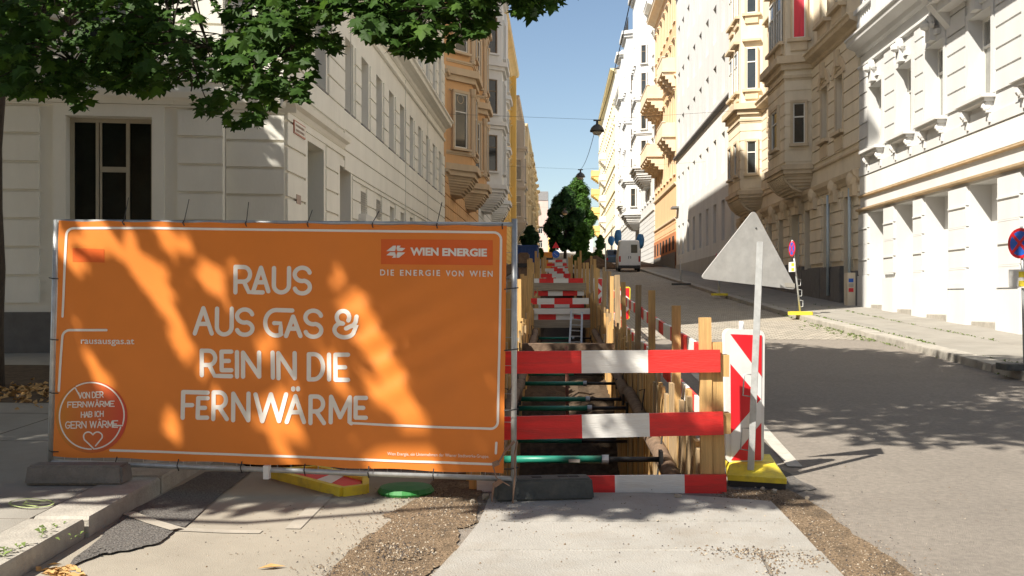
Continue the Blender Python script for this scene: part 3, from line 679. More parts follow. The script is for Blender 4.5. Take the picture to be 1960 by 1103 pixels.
# E grey house with bays
F = left_fac('grey_bay_house', 'grey stone house with dark bays behind the yellow house', 107.3)
house(F, 29.5, P_grey, P_ochreT, 22.2, floors(9.6, 3, 3.9, 2.2), 9, 1.2, P_grey, 8.8, (13, 17), plinth=5.6, z_bot=3.5, roof_h=1.2)
oriel(F, P_grey, P_grey, .8, 4.6, 1.3, .5, 9.2, 20, [(10, 12.2), (13.8, 16)], [(9.1, .5, .3), (12.8, .4, .3), (16.8, .5, .3)], 1.2, M_frame, M_glass2)
oriel(F, P_sand, P_sand, 14, 18.6, 1.3, .8, 9.2, 21, [(10, 12.2), (13.8, 16)], [(9.1, .5, .3), (12.8, .4, .3), (16.8, .5, .3)], 1.2, M_frame, M_glass2)
# F sand house, far left
F = left_fac('sand_house', 'sand coloured house with balconies, farthest tall one in the left row', 137)
house(F, 64, P_sand, P_sand, 24.2, floors(11.5, 4, 3.3, 1.9), 18, 1.3, P_sand, 10.4, (15, 19), plinth=7.6, z_bot=5, roof_h=1)
for i in range(6):
    oriel(F, P_sand, P_sand, 2 + i * 10, 6.5 + i * 10, 1.1, .9, 11, 21, [(11.6, 13.6), (14.9, 16.9), (18.2, 20)], [(10.8, .5, .35), (14.2, .4, .3), (17.5, .4, .3), (20.6, .4, .4)], 1.0, M_frameB, M_glass)
# far end of the street
F = left_fac('far_white_house', 'white house with a steep roof at the far left end of the street', 202, X=-4.4)
house(F, 26, P_greyw, P_greyw, 19.5, floors(12.5, 2, 3.4, 1.9), 8, 1.2, None, None, (), z_bot=8, roof_h=4)
for nm, lab, x0, x1, y, zt, m in (('far_pink_house', 'pink house closing the street, behind the dark tree', 1020, 1049, 450, 384, P_pink), ('far_yellow_house', 'narrow yellow house end closing the street, behind the dark tree', 1049, 1060, 455, 418, P_yellow), ('far_grey_house', 'pale house front closing the street, right of the narrow yellow house', 1060, 1135, 455, 424, P_greyw)):
    Yf = 255; a = on_y(x0, 470, Yf); b = on_y(x1, 470, Yf); zt_ = on_y(x0, zt, Yf).z
    e = E(nm, lab, 'building', (a.x, Yf, gz(Yf)), 'houses closing the street'); F = Fac(e, a.x, Yf, 0); L_ = b.x - a.x
    n_ = max(1, int(L_ / 2.6)); hs = [(L_ * (i + .5) / n_ - .5, L_ * (i + .5) / n_ + .5, zb, zb + 1.8) for i in range(n_) for zb in (gz(Yf) + 1.2, gz(Yf) + 4.6) if zb + 2 < zt_]
    wall(F, 'wall', m, 0, L_, gz(Yf) - 1, zt_, hs, .25, 8)
    for h_ in hs: window(F, *h_, M_frame, M_glass, rev=.2)
    roof(F, M_roof, 0, L_, zt_, 2.5, 8, 3)
# ---- right side. H: bright white house, nearest on the right
YH = 32.95
F = right_fac('white_stucco_house', 'bright white stucco house with blank niches and keystoned windows, nearest on the right', YH)
sY = lambda y: YH - y
LH = YH - 13
op = [(sY(a), sY(b)) for a, b in ((31.95, 30.5), (29.5, 28.0), (27.2, 25.5), (24.3, 22.7), (21.5, 19.9), (18.8, 17.2), (16.2, 14.6))]
wn = [(sY(a), sY(a) + 1.25) for a in (31.95, 29.4, 27.1, 24.3, 21.4, 18.6, 16.0)]
niche = [(a, b, .6, 4.3, .5, .0) for a, b in op]; win = [(a, b, 6.15, 8.05, .34, .16) for a, b in wn]; win2 = [(a, b, 10.9, 13.0, .34, .16) for a, b in wn]
W = wall(F, 'wall', P_whiteR, 0, LH, -.5, 26, niche + win + win2, .34, 9)
for a, b, z0, z1, r_, _ in niche:
    F.box('niche_panel', P_whiteR, a, b, -(r_ - .02), r_ + .1, z0, z1, W)
    F.box('niche_sill', M_kerb, a + .02, b - .02, -.02, r_ - .03, z0, gz(YH - (a + b) / 2) + .12 + .12, W)
edges = split(0, LH, op)
for a, b in edges:          # pillars between the niches, built of stones
    gzz = gz(YH - (a + b) / 2) + .12; z = 4.28; k = 0
    while z > gzz + 1.15:
        F.box('stone_block', P_whiteR, a + .05 * (a > 0), b - .05, .07, 0, z - .44, z - .0, W); z -= .475; k += 1
        mb = MB(); mb.box(a + .09, b - .09, -.10 if k % 2 else -.075, 0, z - .005, z + .03); F.build(mb, 'stone_lip', P_whiteR, W)
    F.box('pillar_base', P_whiteR, a + .02 * (a > 0), b - .02, .10, 0, gzz - .25, gzz + .95, W)
cornice(F, M_ledge, 0, LH, 4.36, [(.06, 0), (.16, .03), (.17, .08), (.06, .10)], 'ledge'); cornice(F, M_ledge, 0, LH, 4.80, [(.04, 0), (.09, .02), (.09, .06), (.04, .07)], 'ledge')
F.box('frieze_band', P_greyw, 0, LH, .025, 0, 4.90, 5.42, W)
F.box('frieze_band', P_whiteR, 0, LH, .05, 0, 5.46, 5.72, W)
blocks(F, W, P_whiteR, 0, LH, 6.12, 8.9, .46, [(a, b, c, d_ + .9, 0, .2) for a, b, c, d_, _, _ in win], .04, .05)
for q, par in [(w_, W) for w_ in win + win2]:
    a, b, z0, z1 = q[:4]; window(F, a, b, z0, z1, M_frame, M_glass2, rev=.34, style='cross'); surround(F, P_whiteR, a, b, z0, z1, .14, .05, W)
    mb = MB(); mb.box(a - .16, b + .16, -.30, 0, z0 - .10, z0 - .02); mb.box(a - .10, b + .10, -.22, 0, z0 - .18, z0 - .10); F.build(mb, 'sill', P_whiteR, W)
    for x in (a + .02, b - .02):
        mb = MB(); mb.lathe((x - .07, -.13, z0 - .29), [(.05, 0), (.10, .02), (.11, .12), (.06, .14)], 9, axis=(1, 0, 0)); mb.box(x - .06, x + .06, -.16, 0, z0 - .42, z0 - .18); mb.box(x - .045, x + .045, -.09, 0, z0 - .62, z0 - .42); F.build(mb, 'sill_bracket', P_whiteR, W)
    F.box('apron_panel', P_whiteR, a + .14, b - .14, .045, 0, z0 - .62, z0 - .30, W)
    cx_ = (a + b) / 2            # keystone with scroll and shell
    mb = MB(); mb.box(cx_ - .16, cx_ + .16, -.20, 0, z1 + .05, z1 + .42); mb.box(cx_ - .36, cx_ + .36, -.11, 0, z1 + .17, z1 + .30)
    for k in range(7):
        t = k / 6 * math.pi; mb.lathe((cx_ + .19 * math.cos(t) - .0, -.16, z1 + .44 + .17 * math.sin(t)), [(.05, -.06), (.09, -.03), (.095, .03), (.05, .06)], 7, axis=(0, 1, 0))
    mb.lathe((cx_, -.25, z1 + .42), [(.04, -.1), (.13, -.04), (.15, .05), (.06, .13)], 8)
    F.build(mb, 'keystone', P_whiteR, W)
cornice(F, P_whiteR, 0, LH, 8.75, [(.04, 0), (.10, .04), (.10, .10), (.06, .14)], 'string_course')
cornice(F, P_whiteR, -.05, LH, 9.18, [(.05, 0), (.12, .06), (.16, .18), (.34, .26), (.42, .30), (.44, .42), (.50, .46), (.50, .52)])
# balustrade panels over the cornice
for k in range(3):
    x0 = .35 + k * 2.55; mb = MB(); mb.box(x0, x0 + 1.9, -.32, -.06, 9.72, 9.80); mb.box(x0, x0 + 1.9, -.32, -.06, 10.38, 10.50); F.build(mb, 'balustrade_rail', P_whiteR, W)
    for j in range(8):
        mb = MB(); mb.lathe((x0 + .2 + j * .21, -.19, 9.8), [(.05, 0), (.075, .12), (.085, .22), (.04, .40), (.06, .58)], 7); F.build(mb, 'baluster', P_whiteR, W)
    mb = MB(); mb.box(x0 + 1.95, x0 + 2.45, -.36, 0, 9.70, 10.55); mb.box(x0 + 1.90, x0 + 2.5, -.42, 0, 10.55, 10.63); F.build(mb, 'balustrade_pier', P_whiteR, W)
# corbelled bay above
mb = MB()
for k in range(5):
    t = k / 4; mb.box(6.9 + .5 * (1 - t), 12.3 - .5 * (1 - t), -.35 - .75 * t, 0, 8.55 + .2 * k, 8.75 + .2 * k - .002)
F.build(mb, 'bay_corbel', P_whiteR, W)
F.box('bay', P_whiteR, 7.2, 12.0, 1.05, 0, 9.56, 25, W)
for x in (7.4, 9.6, 11.8):
    mb = MB(); mb.add([(x - .14, 0, 8.15), (x + .14, 0, 8.15), (x + .14, -.8, 9.1), (x - .14, -.8, 9.1), (x - .14, 0, 9.1), (x + .14, 0, 9.1)], [(0, 1, 2, 3), (0, 3, 4), (1, 5, 2), (3, 2, 5, 4)]); F.build(mb, 'bay_bracket', P_whiteR, W)
# ---- I: beige house with two bays
YI = 54.2
F = right_fac('beige_bay_house', 'beige rusticated house with two narrow bays and a red curtain, partly in shadow', YI)
sI = lambda y: YI - y; LI = YI - YH
gf = [(sI(b), sI(a), 1.4, 5.0, .35, .10) for a, b in ((33.75, 34.85), (36.4, 37.5), (39.3, 40.3), (41.0, 42.6), (43.9, 45.0), (46.2, 47.3), (49.6, 50.6), (52.2, 53.2))]
ff = [(sI(b), sI(a), 7.25, 9.1, .22, .12) for a, b in ((34.8, 35.7), (36.75, 37.65), (43.6, 44.5), (46.0, 46.9), (53.0, 53.8))]
sf = [(a, b, 11.4, 13.6, .22, .12) for a, b, *_ in ff]
W = wall(F, 'wall', P_beige, 0, LI, 0, 24, gf + ff + sf, .3, 9)
blocks(F, W, P_beige, 0, LI, 2.9, 5.25, .42, gf, .07, .045)
blocks(F, W, P_beige, 0, LI, 6.55, 10.1, .46, ff, .055, .05)
for q in gf:
    F.box('doorway', M_frameB if q[1] - q[0] > 1.4 else M_greenf, q[0], q[1], -.3, .4, 1.4, 3.0, W); window(F, q[0], q[1], 3.0, 5.0, M_frame, M_glass, rev=.33)
for q in ff + sf:
    window(F, *q[:4], M_frame, M_glass, rev=.22); surround(F, P_beigeD, *q[:4], .11, .07, W)
    if q in ff:
        mb = MB()
        for k in range(7):
            t0 = math.pi * k / 7; t1 = math.pi * (k + 1) / 7; cx_ = (q[0] + q[1]) / 2; r0, r1 = .52, .82
            mb.add([(cx_ + r0 * math.cos(t0), -.10, q[3] + r0 * .7 * math.sin(t0)), (cx_ + r1 * math.cos(t0), -.10, q[3] + r1 * .8 * math.sin(t0)), (cx_ + r1 * math.cos(t1), -.10, q[3] + r1 * .8 * math.sin(t1)), (cx_ + r0 * math.cos(t1), -.10, q[3] + r0 * .7 * math.sin(t1)),
                    (cx_ + r0 * math.cos(t0), 0, q[3] + r0 * .7 * math.sin(t0)), (cx_ + r1 * math.cos(t0), 0, q[3] + r1 * .8 * math.sin(t0)), (cx_ + r1 * math.cos(t1), 0, q[3] + r1 * .8 * math.sin(t1)), (cx_ + r0 * math.cos(t1), 0, q[3] + r0 * .7 * math.sin(t1))],
                   [(0, 1, 2, 3), (1, 5, 6, 2), (0, 3, 7, 4)])
        mb.box((q[0] + q[1]) / 2 - .14, (q[0] + q[1]) / 2 + .14, -.2, 0, q[3] + .3, q[3] + .85); F.build(mb, 'arch_hood', P_beigeD, W)
        sill(F, P_beigeD, q[0] - .2, q[1] + .2, q[2], .2, .12, parent=W); F.box('apron_panel', P_beigeD, q[0] - .05, q[1] + .05, .09, 0, q[2] - .62, q[2] - .2, W)
    else:
        mb = MB(); mb.box(q[0] - .3, q[1] + .3, -.28, 0, q[2] - .14, q[2]); mb.box(q[0] - .2, q[1] + .2, -.14, 0, q[2] - .5, q[2] - .14); F.build(mb, 'sill', P_beigeD, W); hood(F, P_beigeD, q[0] - .25, q[1] + .25, q[3] + .25, .3, W)
cornice(F, P_beigeD, 0, LI, 5.35, [(.05, 0), (.1, .1), (.22, .2), (.25, .34), (.08, .4)], 'string_course'); cornice(F, P_beigeD, 0, LI, 10.15, BIG)
cornice(F, P_beigeD, 0, LI, 6.3, SLIM, 'string_course')
F.box('plinth', M_plinth, 0, gf[0][0], .12, 0, 1, 2.75, W)
for a, b in split(0, LI, [(q[0], q[1]) for q in gf]):
    zz = gz(YI - (a + b) / 2) + .12; F.box('plinth_block', M_plinth, a + .03, b - .03, .14, 0, zz - .3, zz + 1.08, W)
    if b - a > .7:
        mb = MB(); mb.box((a + b) / 2 - .3, (a + b) / 2 + .3, -.22, 0, 4.9, 5.3); mb.lathe(((a + b) / 2, -.12, 5.45), [(.3, -.15), (.36, -.02), (.3, .1), (.1, .2)], 9, axis=(0, -1, .2)); F.build(mb, 'cartouche', P_beigeD, W)
for y in (33.45, 36.1):
    mb = MB(); mb.tube([(sI(y), -.2, gz(y) + .3), (sI(y), -.2, 5.2)], .055, 8); F.build(mb, 'drainpipe', M_bluef, W, True)
for k, (ya, yb) in enumerate(((39.0, 42.6), (48.5, 52.4))):
    x0, x1 = sI(yb), sI(ya); gr = [(6.75 + .44 * i, 6.75 + .44 * i + .39) for i in range(8)]
    orl = oriel(F, P_beige, P_beigeD, x0, x1, .95, .28, 6.55, 23, [(7.4, 8.9)], [(6.3, .34, .16), (10.15, .5, .34), (9.75, .2, .1)], 1.0, M_frame, M_glass, grooves=gr, sash=.42)
    # near-side faces: upper windows, one with a red curtain
    for zb_, zt_, pane in ((11.3, 13.2, M_redc if k == 0 else M_glass), (14.8, 16.7, M_glass), (18.3, 20.2, M_glass)):
        pl_ = plan(x0, x1, .95, .28); a, b = Vector(pl_[2]), Vector(pl_[3]); ang = math.atan2(b.y - a.y, b.x - a.x); L_ = (b - a).length
        Gf = Fac.__new__(Fac); Gf.p = orl; Gf.M = F.M @ Matrix.Translation((a.x, a.y, 0)) @ Matrix.Rotation(ang, 4, 'Z')
        window(Gf, L_ / 2 - .23, L_ / 2 + .23, zb_, zt_, M_frame, pane, rev=-.03, style='plain' if pane is M_redc else 'bars', parent=orl)
        mb = MB(); mb.box(L_ / 2 - .42, L_ / 2 + .42, -.16, 0, zb_ - .12, zb_); mb.box(L_ / 2 - .3, L_ / 2 + .3, -.08, 0, zb_ - .45, zb_ - .12); mb.box(L_ / 2 - .31, L_ / 2 - .23, -.12, 0, zb_, zt_); mb.box(L_ / 2 + .23, L_ / 2 + .31, -.12, 0, zb_, zt_); mb.box(L_ / 2 - .42, L_ / 2 + .42, -.2, 0, zt_ + .3, zt_ + .4); Gf.build(mb, 'window_surround', P_beigeD, orl)
        a, b = Vector(pl_[1]), Vector(pl_[2]); L2 = (b - a).length
        Gf = Fac.__new__(Fac); Gf.p = orl; Gf.M = F.M @ Matrix.Translation((a.x, a.y, 0))
        for c_ in (L2 * .28, L2 * .72):
            window(Gf, c_ - .45, c_ + .45, zb_, zt_, M_frame, M_glass2, rev=-.03, style='cross', parent=orl)
            mb = MB(); mb.box(c_ - .65, c_ + .65, -.2, 0, zb_ - .12, zb_); mb.box(c_ - .5, c_ + .5, -.09, 0, zb_ - .45, zb_ - .12); mb.box(c_ - .62, c_ + .62, -.26, 0, zt_ + .3, zt_ + .42); Gf.build(mb, 'sill', P_beigeD, orl)
    # fluted skirt under the bay
    for j in range(9):
        x = x0 + .5 + (x1 - x0 - 1.0) * j / 8; mb = MB(); mb.tube([(x, -.3, 5.65), (x, -.62, 5.8), (x, -.85, 6.05), (x, -.96, 6.28)], [.03, .06, .08, .09], 6); F.build(mb, 'flute', P_beigeD, orl)
for q in ((sI(33.3), 2.2, .9),):
    pass
roof(F, M_roof, 0, LI, 24.1, 2)
# ---- J: plain white and grey house
YJ = 83.6
F = right_fac('plain_white_house', 'plain white house with deep square windows above a grey lower half', YJ)
LJ = YJ - 54.2; cols = [YJ - y for y in (57.4, 60.6, 63.8, 67.0, 70.2, 73.4, 76.6, 79.8, 82.4)]
hs = [(c, c + 1.15, zb, zb + 2.3, .32) for c in cols for zb in (4.95, 8.8) if c + 1.2 < LJ]; hs2 = [(c, c + 1.25, zb, zb + 2.2, .4) for c in cols for zb in (13.3, 16.9, 20.5) if c + 1.3 < LJ]
W = wall(F, 'wall', P_greyw, 0, LJ, 1, 12.6, hs, .32, 9); W2 = wall(F, 'upper_wall', P_whiteR, 0, LJ, 12.6, 25.5, hs2, .4, 9)
for q in hs + hs2: window(F, *q[:4], M_frame, rev=q[4], style='cross')
cornice(F, M_roof, 0, LJ, 12.5, [(.10, 0), (.26, .1), (.26, .2), (.1, .24)], 'string_course'); cornice(F, P_whiteR, 0, LJ, 25.2, BIG); roof(F, M_roof, 0, LJ, 25.7, 2)
F.box('plinth', P_grey, 0, LJ, .06, 0, 1, 4.2, W)
F.box('wall_canopy', M_roof, .4, 1.9, .5, 0, 8.6, 8.75)
# ---- K: orange house with balconies
YK = 101.8
F = right_fac('orange_balcony_house', 'orange house with corbelled pale balconies in the right row', YK)
LK = YK - YJ
house(F, LK, P_orange, P_orangeT, 28.2, floors(11.6, 4, 4.1, 2.5), 7, 1.15, P_orange, 7.8, (10.6, 19.2), z_bot=2, roof_h=2, plinth=None)
F.box('shop_zone', P_red, 0, LK, .11, 0, 3, 6.9); F.box('plinth', M_plinth, 0, LK, .14, 0, 2.5, 5.3)
for i in range(7):
    F.box('shop_window', M_dark, i * 2.6 + .7, i * 2.6 + 1.9, .125, .02, 5.5 - .0, 6.6)
def balcony(F, m, x0, x1, z, p, brk=3, rail=True):
    o = F.box('balcony', m, x0, x1, p, 0, z, z + .22); Fp = F.p
    mb = MB(); mb.box(x0 + .05, x1 - .05, -p + .04, -p + .2, z + .22, z + 1.15); mb.box(x0 + .05, x0 + .2, -p + .2, 0, z + .22, z + 1.15); mb.box(x1 - .2, x1 - .05, -p + .2, 0, z + .22, z + 1.15); mb.box(x0, x1, -p, -p + .26, z + 1.15, z + 1.25); F.build(mb, 'parapet', m)
    for k in range(brk):
        x = x0 + .3 + (x1 - x0 - .6) * k / max(1, brk - 1); mb = MB()
        for j in range(4): mb.box(x - .16, x + .16, -p * (.95 - .22 * j), 0, z - .28 * (j + 1), z - .28 * j - .002)
        F.build(mb, 'bracket', m)
for z in (19.4, 14.2):
    balcony(F, P_orangeT, .6, 8.2, z, 1.5, 5); balcony(F, P_orangeT, 13.2, 17.8, z + .3, 1.1, 3)
# ---- L1, L2: white ornate houses, M yellow
F = right_fac('ornate_white_house', 'white ornate house with a corner bay and roof railing, beyond the orange house', 128)
house(F, 26.2, P_whiteR, P_greyw, 30.2, floors(11.5, 5, 3.5, 2.1), 8, 1.1, P_whiteR, 10, (14, 20.6), z_bot=3.5, roof_h=1.5)
oriel(F, P_whiteR, P_whiteR, 16.5, 22.6, 1.5, .6, 14.6, 33, [(15.2, 17.4), (18.6, 20.8), (22, 24.2), (25.2, 27)], [(14.4, .5, .4), (18, .3, .2), (21.4, .3, .2), (32.2, .7, .5)], 1.8, M_frameB, M_glass, sash=.3)
oriel(F, P_whiteR, P_whiteR, 2.5, 8.5, 1.6, .6, 11.0, 32, [(12, 14), (15.2, 17.4), (18.6, 20.8), (22, 24.2), (25.2, 27)], [(10.8, .5, .4), (14.6, .5, .35), (21.4, .3, .2), (31.4, .7, .5)], 1.6, M_frameB, M_glass, sash=.3)
mb = MB()
for i in range(8):
    x = 2.6 + i * .8; mb.beam((x, -1.4, 32.1), (x, -1.4, 33.6), .05, .05)
mb.beam((2.6, -1.4, 33.6), (8.2, -1.4, 33.6), .06, .06); mb.beam((2.6, -1.4, 32.9), (8.2, -1.4, 32.9), .05, .05); F.build(mb, 'roof_railing', M_blk)
F = right_fac('white_bay_house', 'white house with stacked bays at the far right, before the yellow balconies', 163)
house(F, 35, P_whiteR, P_greyw, 31.5, floors(12, 5, 3.6, 2.1), 10, 1.2, P_whiteR, 11, (15, 22), z_bot=5, roof_h=1.5)
oriel(F, P_whiteR, P_greyw, 27, 32.6, 1.5, .6, 13, 32.5, [(13.8, 15.8), (17, 19), (20.4, 22.4), (23.6, 25.4), (27, 29)], [(12.8, .5, .4), (16.2, .3, .2), (26.2, .4, .4), (31.6, .6, .6)], 1.6, M_frameB, M_glass, sash=.3)
F = right_fac('yellow_balcony_house', 'pale yellow house with stacked yellow balconies, farthest in the right row', 228, X=8.9)
house(F, 65, P_cream, P_yellowT, 37.0, floors(14.5, 5, 3.9, 2.3), 18, 1.3, P_cream, 12.5, (18, 22), z_bot=7, roof_h=1.5)
for z in (15.5, 19.4, 23.3, 27.2): balcony(F, P_yellow, 1, 6, z, 1.8, 3); balcony(F, P_cream, 28, 33, z, 1.2, 3)
# unseen houses added across the side street, behind the camera, to dim sky light
for nm, lab, x1, L_, m_ in (('added_opposite_house', 'ochre house across the side street, added unseen behind the camera on the left to dim the sky light', -4.8, 30, P_ochre), ('added_opposite_house', 'sand coloured house across the side street, added unseen behind the camera on the right to dim the sky light', 39.4, 30, P_sand)):
    e = E(nm, lab, 'building', (x1, -13.5, gz(-13.5)), 'added unseen houses across the side street'); F = Fac(e, x1, -13.5, R(180))
    house(F, L_, m_, P_ochreT, 19.5, floors(4.6, 4, 3.7, 2.1), 10, 1.15, m_, 4.0, (8.2,), z_bot=-1.5, roof_h=1.5)
# ------------------------------------------------------------------ trench
TD = 2.5
mb = MB(); ys = [y for y in YS if TY0 <= y <= TY1]
for i in range(len(ys) - 1):
    a, b = ys[i], ys[i + 1]
    for X, s_ in ((TX0, 1), (TX1, -1)):
        mb.add([(X, a, gz(a) - .0), (X, b, gz(b) - .0), (X, b, gz(b) - TD), (X, a, gz(a) - TD)], [(0, 1, 2, 3) if s_ > 0 else (3, 2, 1, 0)])
    mb.add([(TX0, a, gz(a) - TD), (TX1, a, gz(a) - TD), (TX1, b, gz(b) - TD), (TX0, b, gz(b) - TD)], [(0, 1, 2, 3)])
mb.add([(TX0, TY0, gz(TY0) - TD), (TX1, TY0, gz(TY0) - TD), (TX1, TY0, gz(TY0)), (TX0, TY0, gz(TY0))], [(3, 2, 1, 0)])
mb.add([(TX0, TY1, gz(TY1) - TD), (TX1, TY1, gz(TY1) - TD), (TX1, TY1, gz(TY1)), (TX0, TY1, gz(TY1))], [(0, 1, 2, 3)])
tr = mb.build('trench', M_soil); tr['kind'] = 'structure'
# timber sheeting: single planks driven along both sides
for X, sg, ye in ((TX1, -1, 40), (TX0, 1, 40)):
    y = TY0 + .05
    while y < ye:
        w_ = rnd(.14, .21); top = rnd(.26, .44) if sg < 0 else rnd(.05, .5)
        if random.random() < .12: top += .2
        lean = rnd(-.01, .012); x = X + sg * rnd(.03, .055)
        mb = MB(); mb.beam((x, y + w_ / 2, gz(y) - TD), (x + lean, y + w_ / 2 + rnd(-.01, .01), gz(y) + top), w_ - .012, .035, up=Vector((1, 0, 0)))
        mb.build('sheeting_plank', random.choice([M_wood, M_wood, M_wood2]), tr); y += w_
# logs (walers) along both sides and earth lumps
for X in (TX1 - .14, TX0 + .14):
    for y0, y1, dz in ((8.6, 14.6, -.16), (14.8, 20.5, -.26), (21, 28, -.3)):
        mb = MB(); n_ = 8; pts = [(X + rnd(-.012, .012), y0 + (y1 - y0) * k / n_, gz(y0 + (y1 - y0) * k / n_) + dz + rnd(-.012, .012)) for k in range(n_ + 1)]
        mb.tube(pts, [rnd(.075, .09) for _ in pts], 10); e = E('waler_log', 'round log bracing the %s trench wall, %s section' % ('right' if X > 0 else 'left', {8.6: 'nearest', 14.8: 'middle', 21: 'farthest'}[y0]), 'log', pts[0], 'logs bracing the trench walls')
        mb.build('log_body', M_log, e, True, world=True)
        for k in range(2):
            q = Vector(pts[2 + 3 * k]); s_ = -1 if X > 0 else 1; mb = MB(); mb.tube([q + Vector((s_ * .03, 0, -.25)), q + Vector((-s_ * .05, .1, .32)), q + Vector((s_ * .01, .12, .30))], .009, 5); mb.build('hook_rod', M_blk, e, world=True)
# green adjustable struts
struts = [(882, 1265), (783, 1200), (765, 1192), (735, 1180), (658, 1133), (648, 1131)]
for i, (yp, xp) in enumerate(struts):
    q = on_x(xp, yp, TX1 - .2); a = Vector((TX0 + .2, q.y, q.z)); b = Vector((TX1 - .2, q.y + rnd(-.05, .05), q.z + rnd(0, .012)))
    e = E('trench_strut', 'green steel trench strut, %s counted from the camera' % ['nearest', 'second', 'third', 'fourth', 'fifth', 'sixth'][i], 'strut', a, 'green struts across the trench')
    m_ = a.lerp(b, .66); mb = MB(); mb.tube([a, m_], .034, 12); mb.build('outer_tube', M_green, e, True, world=True)
    mb = MB(); mb.tube([m_, b], .024, 10); mb.build('inner_tube', M_blk, e, True, world=True)
    mb = MB(); mb.tube([m_ - Vector((.03, 0, 0)), m_ + Vector((.03, 0, 0))], .042, 12); mb.build('collar', M_steel, e, world=True)
    for u in (a, b): mb = MB(); mb.box(u.x - .015, u.x + .015, u.y - .07, u.y + .07, u.z - .08, u.z + .08); mb.build('end_plate', M_blk, e, world=True)
    if i == 0: mb = MB(); mb.add([(a.lerp(m_, .66).x + (.1 if k in (1, 2) else 0), a.y - .0352, a.z + (.012 if k > 1 else -.016)) for k in range(4)], [(0, 1, 2, 3)]); mb.build('sticker', M_paintw, e, world=True)
for i, (yy, dz) in enumerate(((11.0, -1.1), (13.0, -1.05), (16.0, -1.1), (24, -1.0))):
    a = Vector((TX0 + .06, yy, gz(yy) + dz)); b = Vector((TX1 - .06, yy, gz(yy) + dz)); e = E('lower_strut', 'dark green strut deep in the trench, %s from the front' % ['first', 'second', 'third', 'last'][i], 'strut', a, 'lower struts deep in the trench')
    m_ = a.lerp(b, .6); mb = MB(); mb.tube([a, m_], .034, 10); mb.build('outer_tube', M_green, e, True, world=True); mb = MB(); mb.tube([m_, b], .024, 8); mb.build('inner_tube', M_blk, e, True, world=True)
# plank across the trench, earth shelf behind it, pinkish upright pipe, ladder
yy = on_g(1080, 664).y
e = E('cross_plank', 'dark weathered plank laid across the trench beyond the green struts', 'plank', (TX0, yy, gz(yy))); mb = MB(); mb.box(TX0 - .15, TX1 + .12, yy, yy + .26, gz(yy) + .0, gz(yy) + .06); mb.box(TX0 - .1, TX1 + .1, yy - .06, yy, gz(yy) - .14, gz(yy) + .05); mb.build('plank_body', M_log, e, world=True)
mb = MB(); n_ = 12
v = []; f = []
for j in range(n_ + 1):
    for i in range(9):
        yv = 17.5 + (20 - 17.5) * j / n_; t = j / n_; v.append((TX0 + (TX1 - TX0) * i / 8, yv, gz(yv) - TD + t * 1.5 + rnd(-.07, .07)))
for j in range(n_):
    for i in range(8): f.append((j * 9 + i, j * 9 + i + 1, (j + 1) * 9 + i + 1, (j + 1) * 9 + i))
for x0_, y0_, y1_ in ((0, 20, 29),):
    o = len(v)
    for j in range(13):
        for i in range(9): yv = 20 + 9 * j / 12; v.append((TX0 + (TX1 - TX0) * i / 8, yv, gz(yv) - TD + 1.4 + rnd(-.1, .1)))
    for j in range(12):
        for i in range(8): f.append((o + j * 9 + i, o + j * 9 + i + 1, o + (j + 1) * 9 + i + 1, o + (j + 1) * 9 + i))
mesh('earth_shelf', v, f, M_soil, tr)
q = on_x(1088, 700, .17); e = E('upright_pipe', 'thin reddish pipe standing in the trench', 'pipe', (q.x, 18.4, gz(18.4) - 1.4)); mb = MB(); mb.tube([(q.x, 18.4, gz(18.4) - 1.5), (q.x - .02, 18.45, gz(18.4) + .14)], .03, 8); mb.build('pipe_body', mat('pipe_red', (.34, .14, .09), .7, .1, 6, .1), e, True, world=True)
a0 = on_y(1091, 645, 27.6); a1 = on_y(1094, 595, 28.2); b0 = on_y(1113, 645, 27.6); b1 = on_y(1114, 598, 28.2)
e = E('ladder', 'grey metal ladder leaning in the trench before the red white boards', 'ladder', a0)
for u, v_ in ((a0, a1), (b0, b1)): mb = MB(); mb.beam(u - (v_ - u) * .3, v_, .05, .03); mb.build('stile', M_steel, e, world=True)
for k in range(6): t = -.2 + k * .22; mb = MB(); mb.beam(a0.lerp(a1, t), b0.lerp(b1, t), .03, .03); mb.build('rung', M_steel, e, world=True)
# ------------------------------------------------------------------ barrier boards
def board(parent, p, q, h_, th, cuts, first_red, name='barrier_board', up=Vector((0, 0, 1)), mats=None):
    """board from p to q; cuts = lengths along it where the paint changes"""
    p = Vector(p); q = Vector(q); L_ = (q - p).length; dd = (q - p) / L_; cs = [0] + [c for c in cuts if 0 < c < L_] + [L_]; mb = MB(); red = first_red
    for i in range(len(cs) - 1): mb.beam(p + dd * cs[i], p + dd * cs[i + 1], th, h_, 0 if red else 1, up); red = not red
    return mb.build(name, mats or [M_redb, M_whiteb], parent, world=True)
def post(parent, p, h_, w_=.085, m=None, name='post', lean=(0, 0), below=.3):
    mb = MB(); p = Vector(p); t = p + Vector((lean[0], lean[1], h_)); mb.beam(p - Vector((0, 0, below)), t, w_, w_ * .9); return mb.build(name, m or M_wood, parent, world=True)
YB = 7.74
e = E('front_barrier', 'large red and white plank barrier closing the near end of the trench', 'barrier', (.3, YB, gz(YB)))
for (yl, yr_, xr, c1, c2, h_, xl, first) in ((692, 691, 1378, 1113, 1240, .165, 958, True), (818, 810, 1384, 1114, 1243, .17, 955, True), (932, 929, 1390, 1041, 1177, .16, 913, False)):
    a = on_y(xl, yl + 2, YB); b = on_y(xr, yr_, YB); cuts = [on_y(c, 700, YB).x - a.x for c in ((c1, c2) if first else (c1, c2, 1310))]
    board(e, a, b, h_, .035, cuts, first, 'board')
